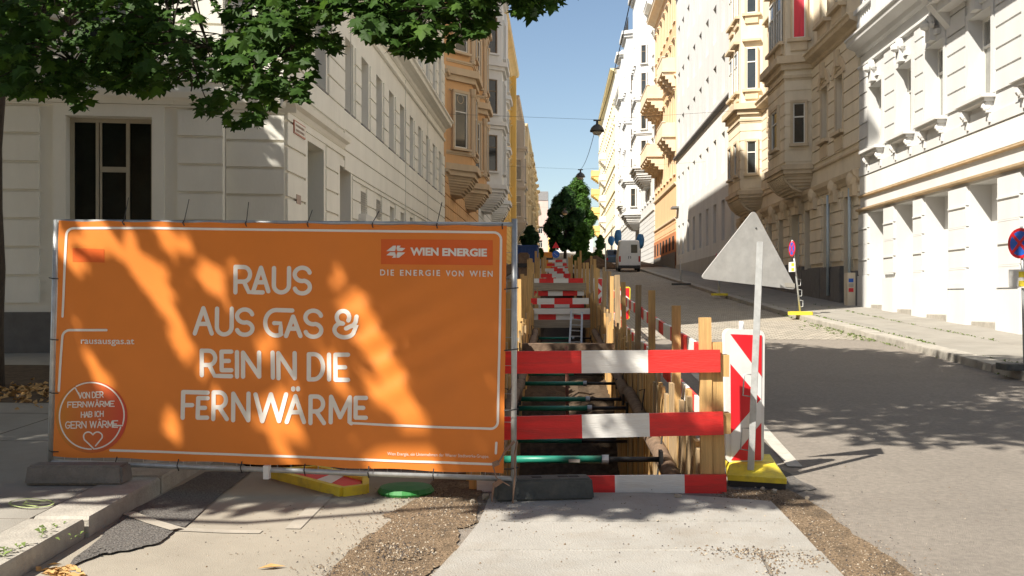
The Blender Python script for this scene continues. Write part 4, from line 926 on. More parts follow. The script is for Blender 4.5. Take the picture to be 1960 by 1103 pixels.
for xt, xb, yt, dy in ((1349, 1353, 608, .06), (1370, 1377, 655, .07)):
    t = on_y(xt, yt, YB + dy); b = on_y(xb, 945, YB + dy); mb = MB(); mb.beam(b - Vector((0, 0, .2)), t, .085, .075); mb.build('post', M_wood, e, world=True)
post(e, (-.62, YB + .06, gz(YB)), 1.25, .085)
for xx, yy_, hh in ((1385, 700, .16), (1388, 810, .15)):
    q = on_y(xx, yy_, YB + .05); mb = MB(); mb.box(q.x - .03, q.x + .035, q.y - .04, q.y + .1, q.z - hh / 2, q.z + hh / 2); mb.build('cleat', M_wood, e, world=True)
# side rail on the right of the trench: posts and two runs of boards
e = E('side_barrier', 'red and white rail on wooden posts along the right edge of the trench', 'barrier', (1.3, 8.6, gz(8.6)))
for (xp, yt, w_) in ((1293, 585, .085), (1247, 556, .085), (1219, 546, .085), (1195, 540, .085), (1181, 532, .08), (1170, 529, .08)):
    X = 1.2; s_ = (xp - 1068) / X; yd = FPX / s_
    h_ = (EYE - gz(yd)) - (yt - HOR) / (FPX / yd)
    post(e, (X, yd, gz(yd)), h_, w_, random.choice([M_wood, M_wood2]), lean=(rnd(-.03, .03), 0))
for y0 in (20.6, 22.4, 24.6, 27, 29.5, 32, 35, 38): post(e, (1.22 + rnd(-.06, .06), y0, gz(y0)), rnd(1.15, 1.5), .085, random.choice([M_wood, M_wood2]), lean=(rnd(-.05, .05), 0))
for y0, y1, hs_, fr in ((8.3, 12.2, (.86, .36), True), (12.25, 16.2, (.84, .34), False), (16.2, 20.0, (.86, .32), True), (20.4, 25, (.84, .34), True)):
    for h_ in hs_:
        board(e, (1.29, y0, gz(y0) + h_), (1.29 + rnd(-.02, .02), y1, gz(y1) + h_), .155, .03, [.5 * k + rnd(0, .1) for k in range(1, 12)], fr if h_ > .5 else not fr, 'rail_board')
# left side: raw posts and planks
e = E('left_shoring', 'row of upright fresh timbers along the left edge of the trench', 'timbers', (TX0 - .1, 9, gz(9)))
for y0 in (9.6, 11.2, 12.8, 14.2, 15.6, 17, 18.4, 20, 22, 24, 26, 28, 31, 34, 37): post(e, (TX0 - .06 + rnd(-.05, .05), y0, gz(y0)), rnd(1.0, 1.45), rnd(.07, .11), random.choice([M_wood, M_wood, M_wood2]), lean=(rnd(-.03, .03), rnd(-.05, .05)))
# cross barriers further up the trench
def cross(Y, label, boards, X0, X1, posts=True, planks=()):
    e = E('cross_barrier', label, 'barrier', ((X0 + X1) / 2, Y, gz(Y)), 'red white barriers across the trench')
    for k, (yp, xs, first, h_) in enumerate(boards):
        a = on_y(xs[0], yp, Y + .01 * k); b = on_y(xs[-1], yp - .5, Y + .01 * k); board(e, a, b, h_, .03, [on_y(x, yp, Y).x - a.x for x in xs[1:-1]], first, 'board')
    for yp, xa, xb, h_, m_ in planks:
        a = on_y(xa, yp, Y - .05); b = on_y(xb, yp, Y - .05); mb = MB(); mb.beam(a, b, .05, h_); mb.build('plank', m_, e, world=True)
    if posts:
        for X in (X0 - .02, X1 + .02): post(e, (X, Y + .06, gz(Y)), rnd(1.15, 1.5), .1)
    return e
cross(29.2, 'second red white barrier across the trench, just behind the ladder', [(607, (1016, 1030, 1064, 1098, 1129), False, .16), (577, (1016, 1028, 1061, 1096, 1127), True, .17)], -.78, 1.05, True, [(596, 1016, 1129, .16, M_whiteb), (620, 1014, 1130, .22, M_woodg)])
cross(36.2, 'third red white barrier across the trench, with a brown plank', [(538, (1022, 1032, 1059.5, 1088, 1116), False, .17), (562, (1020, 1049, 1077, 1105, 1118), True, .17), (586, (1022, 1035, 1061, 1090, 1118), False, .13)], -.85, 1.0, True, [(549, 1016, 1122, .26, M_woodg)])
for Y, lab, y0 in ((46, 'fourth red white barrier across the trench, before the far stack of boards', 528), (58, 'fifth red white barrier across the trench, in the far distance', 517), (66, 'sixth red white barrier across the trench, second to last', 507), (74, 'farthest red white barrier, at the trench end', 500)):
    s_ = FPX / Y; xa = 1068 - .9 * s_ + 6; xb = 1068 + .55 * s_; cuts = [xa + .5 * s_ * k for k in range(0, 5) if xa + .5 * s_ * k < xb] + [xb]
    cross(Y, lab, [(y0, cuts, Y in (46, 66), .17), (y0 + .5 * s_, [c + 4 for c in cuts], Y in (58, 74), .17)], -.85, .75)
for Y in (41, 44, 48, 52, 56, 62):
    e2 = E('stake', 'tall raw stake left of the trench, %s from the camera' % {41: 'nearest far one', 44: 'second far one', 48: 'third far one', 52: 'fourth far one', 56: 'fifth far one', 62: 'last one'}[Y], 'stake', (-1.15, Y, gz(Y)), 'stakes along the far trench'); post(e2, (-1.15 + rnd(-.1, .1), Y, gz(Y)), rnd(1.3, 1.9), .11)
    e2 = E('stake', 'tall raw stake right of the trench, %s from the camera' % {41: 'nearest far one', 44: 'second far one', 48: 'third far one', 52: 'fourth far one', 56: 'fifth far one', 62: 'last one'}[Y], 'stake', (1.25, Y, gz(Y)), 'stakes along the far trench'); post(e2, (1.25 + rnd(-.2, .3), Y, gz(Y)), rnd(1.2, 1.8), .11)
# ------------------------------------------------------------------ mobile fence and banner
DL, DR = FPX / 260, FPX / 272
FTL, FTR, FBL, FBR = at_d(108, 421, DL), at_d(985, 430, DR), at_d(98, 884, DL), at_d(983, 917, DR)
e = E('mobile_fence', 'galvanised mobile site fence panel carrying the orange banner', 'fence', FBL)
def tube_part(name, pts, r_, m, par, n=10): mb = MB(); mb.tube(pts, r_, n); return mb.build(name, m, par, True, world=True)
legL = at_d(96, 905, DL); legR = at_d(983, 955, DR)
tube_part('post', [legL, FTL], .021, M_steel, e); topR = at_d(985, 419, DR)
tube_part('post', [legR, topR], .021, M_steel, e)
tube_part('top_rail', [FTL - Vector((0, 0, .012)), FTR], .017, M_steel, e); tube_part('bottom_rail', [FBL, FBR], .019, M_steel, e)
mb = MB(); nv = Vector((FTR - FTL)); nv.z = 0; nv = Vector((-nv.y, nv.x, 0)).normalized()     # pointing away from the camera
for k in range(1, 34):
    t = k / 34; mb.tube([FBL.lerp(FBR, t) + nv * .004, FTL.lerp(FTR, t) + nv * .004], .0022, 4, caps=False)
for k in range(1, 9):
    t = k / 9; mb.tube([FBL.lerp(FTL, t) + nv * .008, FBR.lerp(FTR, t) + nv * .008], .0022, 4, caps=False)
setp(mb.build('wire_mesh', M_steel, e, world=True), kind='stuff')
q = at_d(511, 903, (DL + DR) / 2 - .03); mb = MB(); mb.box(q.x - .02, q.x + .02, q.y - .03, q.y + .03, q.z - .05, q.z + .045); mb.build('rail_bracket', M_plw, e, world=True)
# banner sheet with folds; everything printed on it is defined in photo pixels and cast onto the sheet
BP0 = at_d(105, 650, DL) - nv * .03; BP1 = at_d(968, 660, DR) - nv * .03; BN = -nv
def wrinkle(x, y):
    w_ = .006 * math.sin(x * .021 + y * .006) + .003 * math.sin(x * .05 - y * .02) + .004 * math.sin(y * .03 + x * .004)
    g = math.exp(-((x - 790) / 120) ** 2 - ((y - 650) / 110) ** 2)
    w_ += g * .010 * math.sin((x * .5 + y * .95) * .105)
    g2 = math.exp(-((x - 300) / 160) ** 2 - ((y - 830) / 70) ** 2); w_ += g2 * .003 * math.sin((x * .3 - y) * .09)
    return w_
def bp(x, y, off=0.0):
    r_ = ray(x, y); t = (BP0 - CAM).dot(BN) / r_.dot(BN); return CAM + r_ * t + BN * (wrinkle(x, y) + off)
ban = E('banner', 'orange printed mesh banner with white lettering tied to the site fence', 'banner', bp(103, 873))
def bil(u, v_):
    a = Vector((112 + u * (970 - 112), 422 + u * 10 + 2.0 * math.sin(u * 28) ** 2)); b = Vector((103 + u * (964 - 103), 873 + u * 34 + 1.5 * math.sin(u * 31))); q = a.lerp(b, v_); return q.x, q.y
nx_, ny_ = 130, 64; v = [bp(*bil(i / nx_, j / ny_)) for j in range(ny_ + 1) for i in range(nx_ + 1)]
f = [(j * (nx_ + 1) + i, (j + 1) * (nx_ + 1) + i, (j + 1) * (nx_ + 1) + i + 1, j * (nx_ + 1) + i + 1) for j in range(ny_) for i in range(nx_)]
sheet_o = mesh('sheet', v, f, M_ban, ban, smooth=True, world=True)
OFF = [.0022]
def stroke(mb, pts, wpx, m=0, close=False):
    OFF[0] += .00002; off = OFF[0]; P = [Vector(p) for p in pts]; out = [P[0]]
    for p in P[1:]:
        n_ = max(1, int((p - out[-1]).length / 9)); a = out[-1]
        for k in range(1, n_ + 1): out.append(a.lerp(p, k / n_))
    P = out; l = []; r_ = []; h_ = wpx / 2
    for i, p in enumerate(P):
        t = P[min(i + 1, len(P) - 1)] - P[max(i - 1, 0)]
        if t.length < 1e-6: t = Vector((1, 0))
        t.normalize(); n_ = Vector((-t.y, t.x)); l.append(p + n_ * h_); r_.append(p - n_ * h_)
    v = []; f = []
    for a, b in zip(l, r_): v += [a, b]
    f = [(2 * i, 2 * i + 1, 2 * i + 3, 2 * i + 2) for i in range(len(P) - 1)]
    for e_, s_ in ((0, -1), (len(P) - 1, 1)):
        t = P[min(e_ + 1, len(P) - 1)] - P[max(e_ - 1, 0)]; ang = math.atan2(t.y, t.x) + (math.pi if s_ < 0 else 0); o = len(v)
        v += [P[e_] + Vector((math.cos(ang + k * math.pi / 6 - math.pi / 2), math.sin(ang + k * math.pi / 6 - math.pi / 2))) * h_ for k in range(7)]; f.append(tuple(range(o, o + 7)))
    mb.add([bp(q.x, q.y, off) for q in v], f, m)
def arc(cx_, cy_, rx, ry, a0, a1, n=12): return [(cx_ + rx * math.cos(R(a0 + (a1 - a0) * k / n)), cy_ - ry * math.sin(R(a0 + (a1 - a0) * k / n))) for k in range(n + 1)]
def glyph(ch, x0, x1, y0, y1):
    w_, h_, xm, ym = x1 - x0, y1 - y0, (x0 + x1) / 2, (y0 + y1) / 2
    if ch == 'A' or ch == 'Ä':
        g = [[(x0, y1), (xm, y0)], [(xm, y0), (x1, y1)], [(x0 + w_ * .27, y0 + h_ * .62), (x1 - w_ * .27, y0 + h_ * .62)]]
        if ch == 'Ä': g += [[(xm - w_ * .13, y0 - h_ * .30), (xm - w_ * .13, y0 - h_ * .26)], [(xm + w_ * .15, y0 - h_ * .30), (xm + w_ * .15, y0 - h_ * .26)]]
        return g
    if ch in 'RB':
        rx = w_ * .5; bx = x1 - rx - (w_ * .08 if ch == 'R' else 0); bowl = [(x0, y0)] + arc(bx, y0 + h_ * .28, rx, h_ * .28, 90, -90) + [(x0, y0 + h_ * .56)]
        if ch == 'B': return [[(x0, y0), (x0, y1)], [(x0, y0)] + arc(bx, y0 + h_ * .25, rx * .9, h_ * .25, 90, -90) + [(x0, ym)], [(x0, ym)] + arc(bx, y0 + h_ * .75, rx, h_ * .25, 90, -90) + [(x0, y1)]]
        return [[(x0, y0), (x0, y1)], bowl, [(bx, y0 + h_ * .56), (x1, y1)]]
    if ch == 'U': return [[(x0, y0)] + arc(xm, y1 - w_ / 2, w_ / 2, w_ / 2, 180, 360) + [(x1, y0)]]
    if ch == 'S': return [arc(xm, y0 + h_ * .26, w_ / 2, h_ * .26, 15, 270, 18) + arc(xm, y0 + h_ * .75, w_ / 2, h_ * .25, 90, -165, 18)[1:]]
    if ch == 'G': return [[(x1, y0 + h_ * .08), (xm + w_ * .1, y0)] + arc(xm, ym, w_ / 2, h_ / 2, 90, 320, 20) + [(x1, ym + h_ * .05), (xm, ym + h_ * .05)]]
    if ch == 'C': return [arc(xm, ym, w_ / 2, h_ / 2, 50, 310, 20)]
    if ch == 'O': return [arc(xm, ym, w_ / 2, h_ / 2, 0, 360, 24)]
    if ch == 'E': return [[(x0, y0), (x0, y1)], [(x0, y0), (x1, y0)], [(x0, ym), (x0 + w_ * .75, ym)], [(x0, y1), (x1, y1)]]
    if ch == 'F': return [[(x0, y0), (x0, y1)], [(x0, y0), (x1, y0)], [(x0, ym), (x0 + w_ * .75, ym)]]
    if ch == 'I': return [[(xm, y0), (xm, y1)]]
    if ch == 'N': return [[(x0, y1), (x0, y0)], [(x0, y0), (x1, y1)], [(x1, y1), (x1, y0)]]
    if ch == 'D': return [[(x0, y0), (x0, y1)], [(x0, y0)] + arc(x0 + w_ * .35, ym, w_ * .65, h_ / 2, 90, -90, 16) + [(x0, y1)]]
    if ch == 'W': return [[(x0, y0), (x0 + w_ * .23, y1)], [(x0 + w_ * .23, y1), (xm, y0)], [(xm, y0), (x1 - w_ * .23, y1)], [(x1 - w_ * .23, y1), (x1, y0)]]
    if ch == 'M': return [[(x0, y1), (x0, y0)], [(x0, y0), (xm, y0 + h_ * .8)], [(xm, y0 + h_ * .8), (x1, y0)], [(x1, y0), (x1, y1)]]
    if ch == 'V': return [[(x0, y0), (xm, y1)], [(xm, y1), (x1, y0)]]
    if ch == 'H': return [[(x0, y0), (x0, y1)], [(x1, y0), (x1, y1)], [(x0, ym), (x1, ym)]]
    return []
c2p = lambda x, y: (330 + x / 3.1525, 480 + y / 3.1525)
def main_letters(mb, items, wd=8.3):
    for ch, x0, x1, y0, y1 in items:
        a = c2p(x0, y0); b = c2p(x1, y1)
        for s_ in glyph(ch, a[0], b[0], a[1], b[1]): stroke(mb, s_, wd)
def raw(mb, pts, wd=8.3): stroke(mb, [c2p(*p) for p in pts], wd)
for line, items, extra in (
    ('RAUS', [('A', 490, 582, 103, 245), ('U', 614, 704, 105, 252), ('S', 738, 830, 103, 258)],
     [[(380, 97), (380, 252)], [(380, 98), (428, 99)] + arc(430, 143, 40, 44, 90, -90) + [(380, 187)], [(432, 187), (462, 250), (548, 252)]]),
    ('AUS GAS &', [('A', 135, 240, 347, 500), ('U', 271, 360, 350, 505), ('S', 392, 486, 355, 507), ('A', 688, 773, 398, 515), ('S', 803, 898, 362, 520)],
     [[(725, 361), (630, 358)] + arc(630, 435, 66, 77, 90, 300, 18) + [(657, 500), (656, 438), (618, 437)],
      arc(1030, 402, 38, 38, -30, 270, 16) + [(1005, 440)], [(1030, 440)] + arc(1038, 478, 60, 45, 110, 330, 18) + [(1110, 452), (1085, 452), (1048, 470)], [(1090, 455), (1106, 430), (1112, 398)]]),
    ('REIN IN DIE', [('E', 299, 358, 609, 721), ('I', 392, 392.1, 612, 760), ('N', 428, 524, 615, 760), ('I', 606, 606.1, 615, 766), ('N', 640, 738, 618, 770), ('D', 822, 907, 625, 777), ('I', 943, 943.1, 628, 778), ('E', 982, 1060, 628, 780)],
     [[(177, 603), (176, 752)], [(177, 604), (218, 604)] + arc(220, 647, 40, 43, 90, -90) + [(177, 690)], [(222, 690), (255, 755), (357, 757)]]),
    ('FERNWÄRME', [('E', 155, 212, 890, 1007), ('R', 249, 332, 855, 1015), ('N', 370, 462, 862, 1022), ('W', 503, 686, 867, 1028), ('Ä', 690, 795, 878, 1034), ('R', 834, 916, 880, 1040), ('E', 1107, 1170, 888, 1007)],
     [[(64, 854), (64, 1008)], [(64, 853), (212, 857)], [(64, 932), (120, 932)], [(956, 1035), (957, 882)], [(957, 882), (1013, 1005)], [(1013, 1005), (1072, 885)], [(1072, 885), (1070, 1035), (1080, 1041)]])):
    mb = MB(); main_letters(mb, items)
    for s_ in extra: raw(mb, s_)
    mb.build('lettering', M_banw, ban, world=True)['label'] = 'white rounded capitals reading ' + line
mb = MB()
stroke(mb, [(120, 606), (123, 530), (127, 452)] + arc(141, 451, 14, 14, 180, 90, 6)[1:] + [(300, 437), (500, 440), (760, 443), (944, 445)] + arc(945, 459, 14, 14, 90, 0, 6) + [(957, 600), (953, 806)] + arc(939, 807, 14, 14, 0, -90, 6) + [(820, 817), (676, 810)], 4.6)
stroke(mb, [(205, 632), (135, 632)] + arc(135, 646, 15, 14, 90, 180, 6) + [(116, 700), (113, 748)], 4.6); stroke(mb, [(212, 862), (400, 868), (600, 876), (800, 884), (944, 889)], 4.6); stroke(mb, [(950, 848), (949, 868)], 4.6)
mb.build('border_line', M_banw, ban, world=True)
def grid_patch(name, x0, x1, y0, y1, off, m, skew=0, n=10):
    v = [bp(x0 + (x1 - x0) * i / n, y0 + (y1 - y0) * j / n + skew * i / n, off) for j in range(n + 1) for i in range(n + 1)]; f = [(j * (n + 1) + i, (j + 1) * (n + 1) + i, (j + 1) * (n + 1) + i + 1, j * (n + 1) + i + 1) for j in range(n) for i in range(n)]
    return mesh(name, v, f, m, ban, world=True)
grid_patch('logo_field', 729, 943, 458, 506, .0016, M_banr, 2)
grid_patch('red_block', 139, 201, 475, 501, .0016, M_banr, 2)
def banner_text(s, x0, x1, y0, y1, bold=0., skew=0, space=1., m=M_banw, name='lettering'):
    v, f = text_verts(s, bold, space); OFF[0] += .00002
    return mesh(name, [bp(x0 + u * (x1 - x0), y1 - q * (y1 - y0) + u * skew, OFF[0] + .001) for u, q in v], [tuple(reversed(q)) for q in f], m, ban, world=True)
banner_text('WIEN', 785.5, 840, 474, 489.5, .045, .5); banner_text('ENERGIE', 847, 932, 475, 490.5, .045, 1)
for t_, a_, b_, o_ in (('DIE', 728, 754.5, 0), ('ENERGIE', 766, 843, .6), ('VON', 854, 887.5, 1.7), ('WIEN', 899, 943, 2.2)): banner_text(t_, a_, b_, 516 + o_, 527.5 + o_, .02, .5, 1.35)
banner_text('rausausgas.at', 157, 258, 648, 662, .012, 1)
banner_text('Wien Energie, ein Unternehmen der Wiener Stadtwerke-Gruppe.', 742, 936, 865, 873, 0, 6)
def poly_px(mb, pts, cx_, cy_, sc_): OFF[0] += .00002; mb.add([bp(cx_ + x * sc_, cy_ + y * sc_, OFF[0] + .001) for x, y in pts], [tuple(range(len(pts)))])
mb = MB(); k_ = 310 / 1960
for pts in ([(250, 385), (330, 320), (365, 318), (365, 345), (355, 385)], [(380, 318), (425, 320), (405, 342), (480, 350), (440, 385), (382, 385), (372, 350)], [(355, 398), (365, 430), (365, 465), (320, 465), (340, 442), (250, 435), (295, 398)], [(385, 398), (480, 402), (405, 465), (374, 465), (374, 430)]):
    poly_px(mb, pts, 700, 420, k_)
mb.build('logo_emblem', M_banw, ban, world=True)
# round badge
bm_ = bpy.data.materials.new('badge_print'); bm_.use_nodes = True; n_ = bm_.node_tree; b_ = n_.nodes['Principled BSDF']; b_.inputs['Roughness'].default_value = .5
g_ = n_.nodes.new('ShaderNodeNewGeometry'); sp = n_.nodes.new('ShaderNodeSeparateXYZ'); n_.links.new(g_.outputs['Position'], sp.inputs[0]); mr = n_.nodes.new('ShaderNodeMapRange'); mr.inputs[1].default_value = bp(112, 800).x; mr.inputs[2].default_value = bp(242, 800).x; n_.links.new(sp.outputs[0], mr.inputs[0])
rp = n_.nodes.new('ShaderNodeValToRGB'); rp.color_ramp.elements[0].color = (.62, .22, .02, 1); rp.color_ramp.elements[1].color = (.62, .06, .03, 1); n_.links.new(mr.outputs[0], rp.inputs[0]); n_.links.new(rp.outputs[0], b_.inputs['Base Color'])
v = []; f = []; rings = 6; seg = 40
for j in range(rings + 1):
    for k in range(seg): t = 2 * math.pi * k / seg; v.append(bp(176 + 68 * j / rings * math.cos(t), 798 + 69 * j / rings * math.sin(t), .0032))
for j in range(rings):
    for k in range(seg): f.append((j * seg + k, (j + 1) * seg + k, (j + 1) * seg + (k + 1) % seg, j * seg + (k + 1) % seg)[::-1])
badge = mesh('badge', v, f, bm_, ban, world=True)
OFF[0] = .0042; mb = MB(); q = lambda x, y: (95 + x / 5.515, 700 + y / 5.515)
stroke(mb, [q(*p) for p in arc(445, 530, 342, 352, 118, -13, 26) + [(775, 632), (690, 632)]], 2.6); stroke(mb, [q(*p) for p in [(325, 330), (270, 230)] + arc(445, 530, 335, 350, 122, 270, 26)], 2.6)
stroke(mb, [q(*p) for p in arc(445, 530, 330, 350, -20, -85, 14) + [(420, 825), (372, 780)] + arc(412, 745, 48, 45, 200, 40, 10) + [(462, 730)] + arc(510, 745, 50, 45, 140, -30, 10) + [(490, 845)]], 2.6)
for word, x0, x1, y0, y1 in (('VÖN DER', 305, 575, 285, 345), ('FERNWÄRME', 190, 690, 385, 440), ('HAB ICH', 335, 575, 490, 545), ('GERN WÄRME', 172, 730, 592, 660)):
    n_ = len(word); wl_ = [.45 if c == 'I' else (.5 if c == ' ' else (1.45 if c == 'W' else 1.0)) for c in word]; tot = sum(wl_); x = x0
    for c, ww in zip(word, wl_):
        cw = (x1 - x0) * ww / tot; c_ = 'O' if c == 'Ö' else c
        sk = -(x - x0) / (x1 - x0) * 12
        a = q(x + cw * .1, y0 + sk); b = q(x + cw * .9, y1 + sk)
        for s_ in glyph(c_, a[0], b[0], a[1], b[1]): stroke(mb, s_, 1.9)
        x += cw
mb.build('badge_lettering', M_banw, badge, world=True)
# cable ties
def tie(p, q_, par=ban):
    mb = MB(); p, q_ = Vector(p), Vector(q_); d_ = Vector((0, 0, 1)); mb.tube([p, p.lerp(q_, .5) - nv * .03, q_], .0045, 5); mb.build('cable_tie', M_blk, par, world=True)
for x, xt in ((238, 246), (353, 362), (472, 476), (590, 598), (714, 726), (837, 846), (962, 966)):
    yt = 421 + (x - 108) / 877 * 9; a = at_d(x, yt + 9, DL + (DR - DL) * (x - 108) / 877 - .05); b = at_d(x, yt - 2, DL + (DR - DL) * (x - 108) / 877); tie(a, b)
    mb = MB(); mb.tube([b, at_d(xt, yt - rnd(18, 48) if x < 900 else yt - 12, DL + (DR - DL) * (x - 108) / 877)], .003, 4); mb.build('tie_tail', M_blk, ban, world=True)
for y in (533, 650, 752, 864): tie(at_d(112, y + 1, DL - .05), at_d(94, y - 1, DL - .02)); 
for y in (551, 668, 783, 895): tie(at_d(965, y + 3, DR - .05), at_d(992, y, DR - .02))
for x in (224, 342, 463, 584, 706, 830): 
    yb = 884 + (x - 98) / 885 * 33; dd_ = DL + (DR - DL) * (x - 98) / 885; tie(at_d(x, yb - 14, dd_ - .04), at_d(x, yb + 8, dd_ - .03))
# strap wound round the right post
mb = MB()
for pts in ([(968, 862), (955, 885), (943, 890), (950, 915), (975, 930)], [(985, 845), (975, 855), (968, 862)], [(990, 845), (985, 870), (986, 905), (981, 965)], [(960, 920), (945, 930), (941, 960)]):
    P = [at_d(x, y, DR - .07) for x, y in pts]
    for i in range(len(P) - 1): mb.beam(P[i], P[i + 1], .035, .006, up=Vector((1, .2, .3)))
e = E('lashing_strap', 'worn brown lashing strap knotted round the right fence post', 'strap', at_d(981, 965, DR - .07)); mb.build('strap_body', M_strap, e, world=True)
# fence feet
def foot(name, label, c, L_, W_, H_, ang, m, holes=True):
    e = E(name, label, 'fence foot', c, 'fence feet', ang)
    bm = bmesh.new(); bmesh.ops.create_cube(bm, size=1)
    for v_ in bm.verts: v_.co = Vector((v_.co.x * L_ * (1 if v_.co.z < 0 else .96), v_.co.y * W_ * (1 if v_.co.z < 0 else .82), (v_.co.z + .5) * H_))
    bmesh.ops.bevel(bm, geom=bm.edges[:], offset=.014, segments=2, affect='EDGES'); me = bpy.data.meshes.new('foot_body'); bm.to_mesh(me); bm.free(); me.materials.append(m); link('foot_body', me, e)
    if holes:
        for x in (-.05, .14, .22):
            mb = MB(); mb.box(x - .035, x + .035, -.03, .03, H_ - .012, H_ + .002); mb.build('socket', M_dark, e)
    return e
c = on_g(1040, 958); foot('fence_foot', 'dark recycled plastic fence foot at the right fence post', (c.x, c.y, gz(c.y) + .018), .70, .23, .15, R(9), M_foot)
c = on_g(152, 925, .12); foot('fence_foot', 'grey concrete fence foot on the sidewalk under the left fence post', (c.x, c.y, gz(c.y) + .125), .70, .22, .135, R(2), M_footc, False)
# ------------------------------------------------------------------ triangle sign, beacon and yellow foot
def round_poly(pts, r_, n=6):
    out = []
    for i in range(len(pts)):
        p0, p, p1 = Vector(pts[i - 1]), Vector(pts[i]), Vector(pts[(i + 1) % len(pts)]); a = p + (p0 - p).normalized() * r_; b = p + (p1 - p).normalized() * r_
        for k in range(n + 1): t = k / n; out.append(a * (1 - t) ** 2 + p * 2 * t * (1 - t) + b * t ** 2)
    return out
DS = 7.95
base = on_g(1440, 917)
e = E('sign_foot', 'yellow plastic foot carrying the warning sign and beacon', 'sign foot', (0, 0, 0)); q = [on_g(1393, 932), on_g(1506, 941), on_g(1478, 893), on_g(1388, 893)]
c = sum(q, Vector()) / 4; e.location = (c.x, c.y, gz(c.y)); q2 = [(p.x - c.x, p.y - c.y) for p in q]
mb = MB(); mb.prism(q2, .035, .075); ins = [(x * .82, y * .62 + .05) for x, y in q2]; n_ = 4
mb.add([(x, y, .0751) for x, y in q2] + [(x, y, .135) for x, y in ins], [(i, (i + 1) % 4, 4 + (i + 1) % 4, 4 + i) for i in range(4)] + [(4, 5, 6, 7)]); mb.build('foot_top', M_yel, e)
mb = MB(); mb.prism([(x * .97, y * .97) for x, y in q2], -.01, .035); mb.build('foot_underside', M_blk, e)
mb = MB(); mb.prism([(x * .25 + .02, y * .2 + .04) for x, y in ins], .136, .142); mb.build('socket', M_dark, e)
pt_, pb_ = at_d(1455, 463, DS), at_d(1437, 900, DS)
e = E('warning_sign', 'triangular traffic sign seen from its bare metal back', 'road sign', pb_)
mb = MB(); mb.beam(pb_, pt_, .048, .048, up=Vector((.25, 1, 0))); mb.build('pole', M_steel, e, world=True)
A_, B_, C_ = at_d(1455, 400, DS + .06), at_d(1350, 534, DS - .02), at_d(1538, 556, DS + .18); nrm = (B_ - A_).cross(C_ - A_).normalized()
if nrm.y > 0: nrm = -nrm
A_, B_, C_ = [p - nrm * .10 for p in (A_, B_, C_)]
P = round_poly([A_, B_, C_], .05); n_ = len(P); v = [p for p in P] + [p - nrm * .012 for p in P]
mb = MB(); mb.add(v, [tuple(range(n_)), tuple(range(2 * n_ - 1, n_ - 1, -1))] + [(i, n_ + i, n_ + (i + 1) % n_, (i + 1) % n_) for i in range(n_)]); pl_ = mb.build('sign_plate', M_alu, e, world=True)
for x, y in ((1447, 437), (1467, 437), (1442, 546)): mb = MB(); p = at_d(x, y, DS); t = (A_ - p).dot(nrm) / nrm.dot(ray(x, y)); p = p + ray(x, y) * t; mb.lathe(p, [(.006, 0), (.006, .004)], 8, axis=nrm); mb.build('rivet', M_blk, e, world=True)
st = []
for x, y in ((1502, 541), (1521, 543), (1521, 551), (1502, 549)): p = at_d(x, y, DS); t = (A_ - p).dot(nrm) / nrm.dot(ray(x, y)); st.append(p + ray(x, y) * t + nrm * .003)
mesh('sticker', st, [(0, 1, 2, 3)], M_paintw, e, world=True)
for y in (742, 845):
    p = pt_.lerp(pb_, (y - 463) / 437); mb = MB(); mb.tube([p + Vector((-.02, 0, .10)), p + Vector((-.075, 0, .10)), p + Vector((-.085, 0, -.06)), p + Vector((-.02, 0, -.07))], .006, 6); mb.build('handle', M_steel, e, True, world=True)
# beacon
def beacon(name, label, x0, x1, y0, y1, D, frame_m, tilt=0.0):
    a, b, c, d_ = at_d(x0, y0, D), at_d(x1, y0 + (3 if tilt else 0), D + tilt), at_d(x1 - 2, y1, D + tilt), at_d(x0 + 2, y1, D)
    e = E(name, label, 'beacon', (d_ + c) / 2); n_ = (b - a).cross(d_ - a).normalized()
    if n_.y > 0: n_ = -n_
    w_ = (b - a).length; P = round_poly([a, b, c, d_], w_ * .18); k = len(P); v = P + [p - n_ * w_ * .16 for p in P]; mb = MB()
    mb.add(v, [tuple(range(k)), tuple(range(2 * k - 1, k - 1, -1))] + [(i, k + i, k + (i + 1) % k, (i + 1) % k) for i in range(k)]); mb.build('frame', frame_m, e, world=True)
    def uv(u, v_): uu = .13 + u * .79; vv = .04 + v_ * .94; return a.lerp(b, uu).lerp(d_.lerp(c, uu), vv) + n_ * .004
    mb = MB(); mb.add([uv(0, 0), uv(1, 0), uv(1, 1), uv(0, 1)], [(0, 1, 2, 3)]); mb.build('reflective_field', M_whites, e, world=True)
    for pts in ([(0, 0), (1, 0), (1, .33)], [(0, .235), (.98, .51), (0, .79)], [(0, 1), (1, .70), (1, 1)]):
        mb = MB(); mb.add([uv(*p) + n_ * .002 for p in pts], [tuple(range(len(pts)))]); mb.build('red_stripe', M_reds, e, world=True)
    t = a.lerp(b, .45) - n_ * w_ * .08; mb = MB(); mb.tube([t - Vector((0, 0, .02)), t + Vector((0, 0, w_ * .18))], w_ * .06, 10); mb.build('top_stud', frame_m, e, True, world=True)
    mb = MB(); p = (c + d_) / 2 - n_ * w_ * .08; mb.tube([p + Vector((0, 0, .05)), p - Vector((0, 0, .12))], w_ * .09, 8); mb.build('spigot', frame_m, e, world=True)
    return e
beacon('beacon', 'white framed red and white beacon behind the triangular sign', 1387, 1464, 629, 886, 8.12, M_plw, .06)
beacon('beacon', 'yellow framed red and white beacon behind the side rail posts', 1178, 1207, 549, 612, 21.5, M_yel)
beacon('beacon', 'white framed beacon beside the second cross barrier, right of the trench', 1136, 1154, 532, 582, 31.0, M_plw)
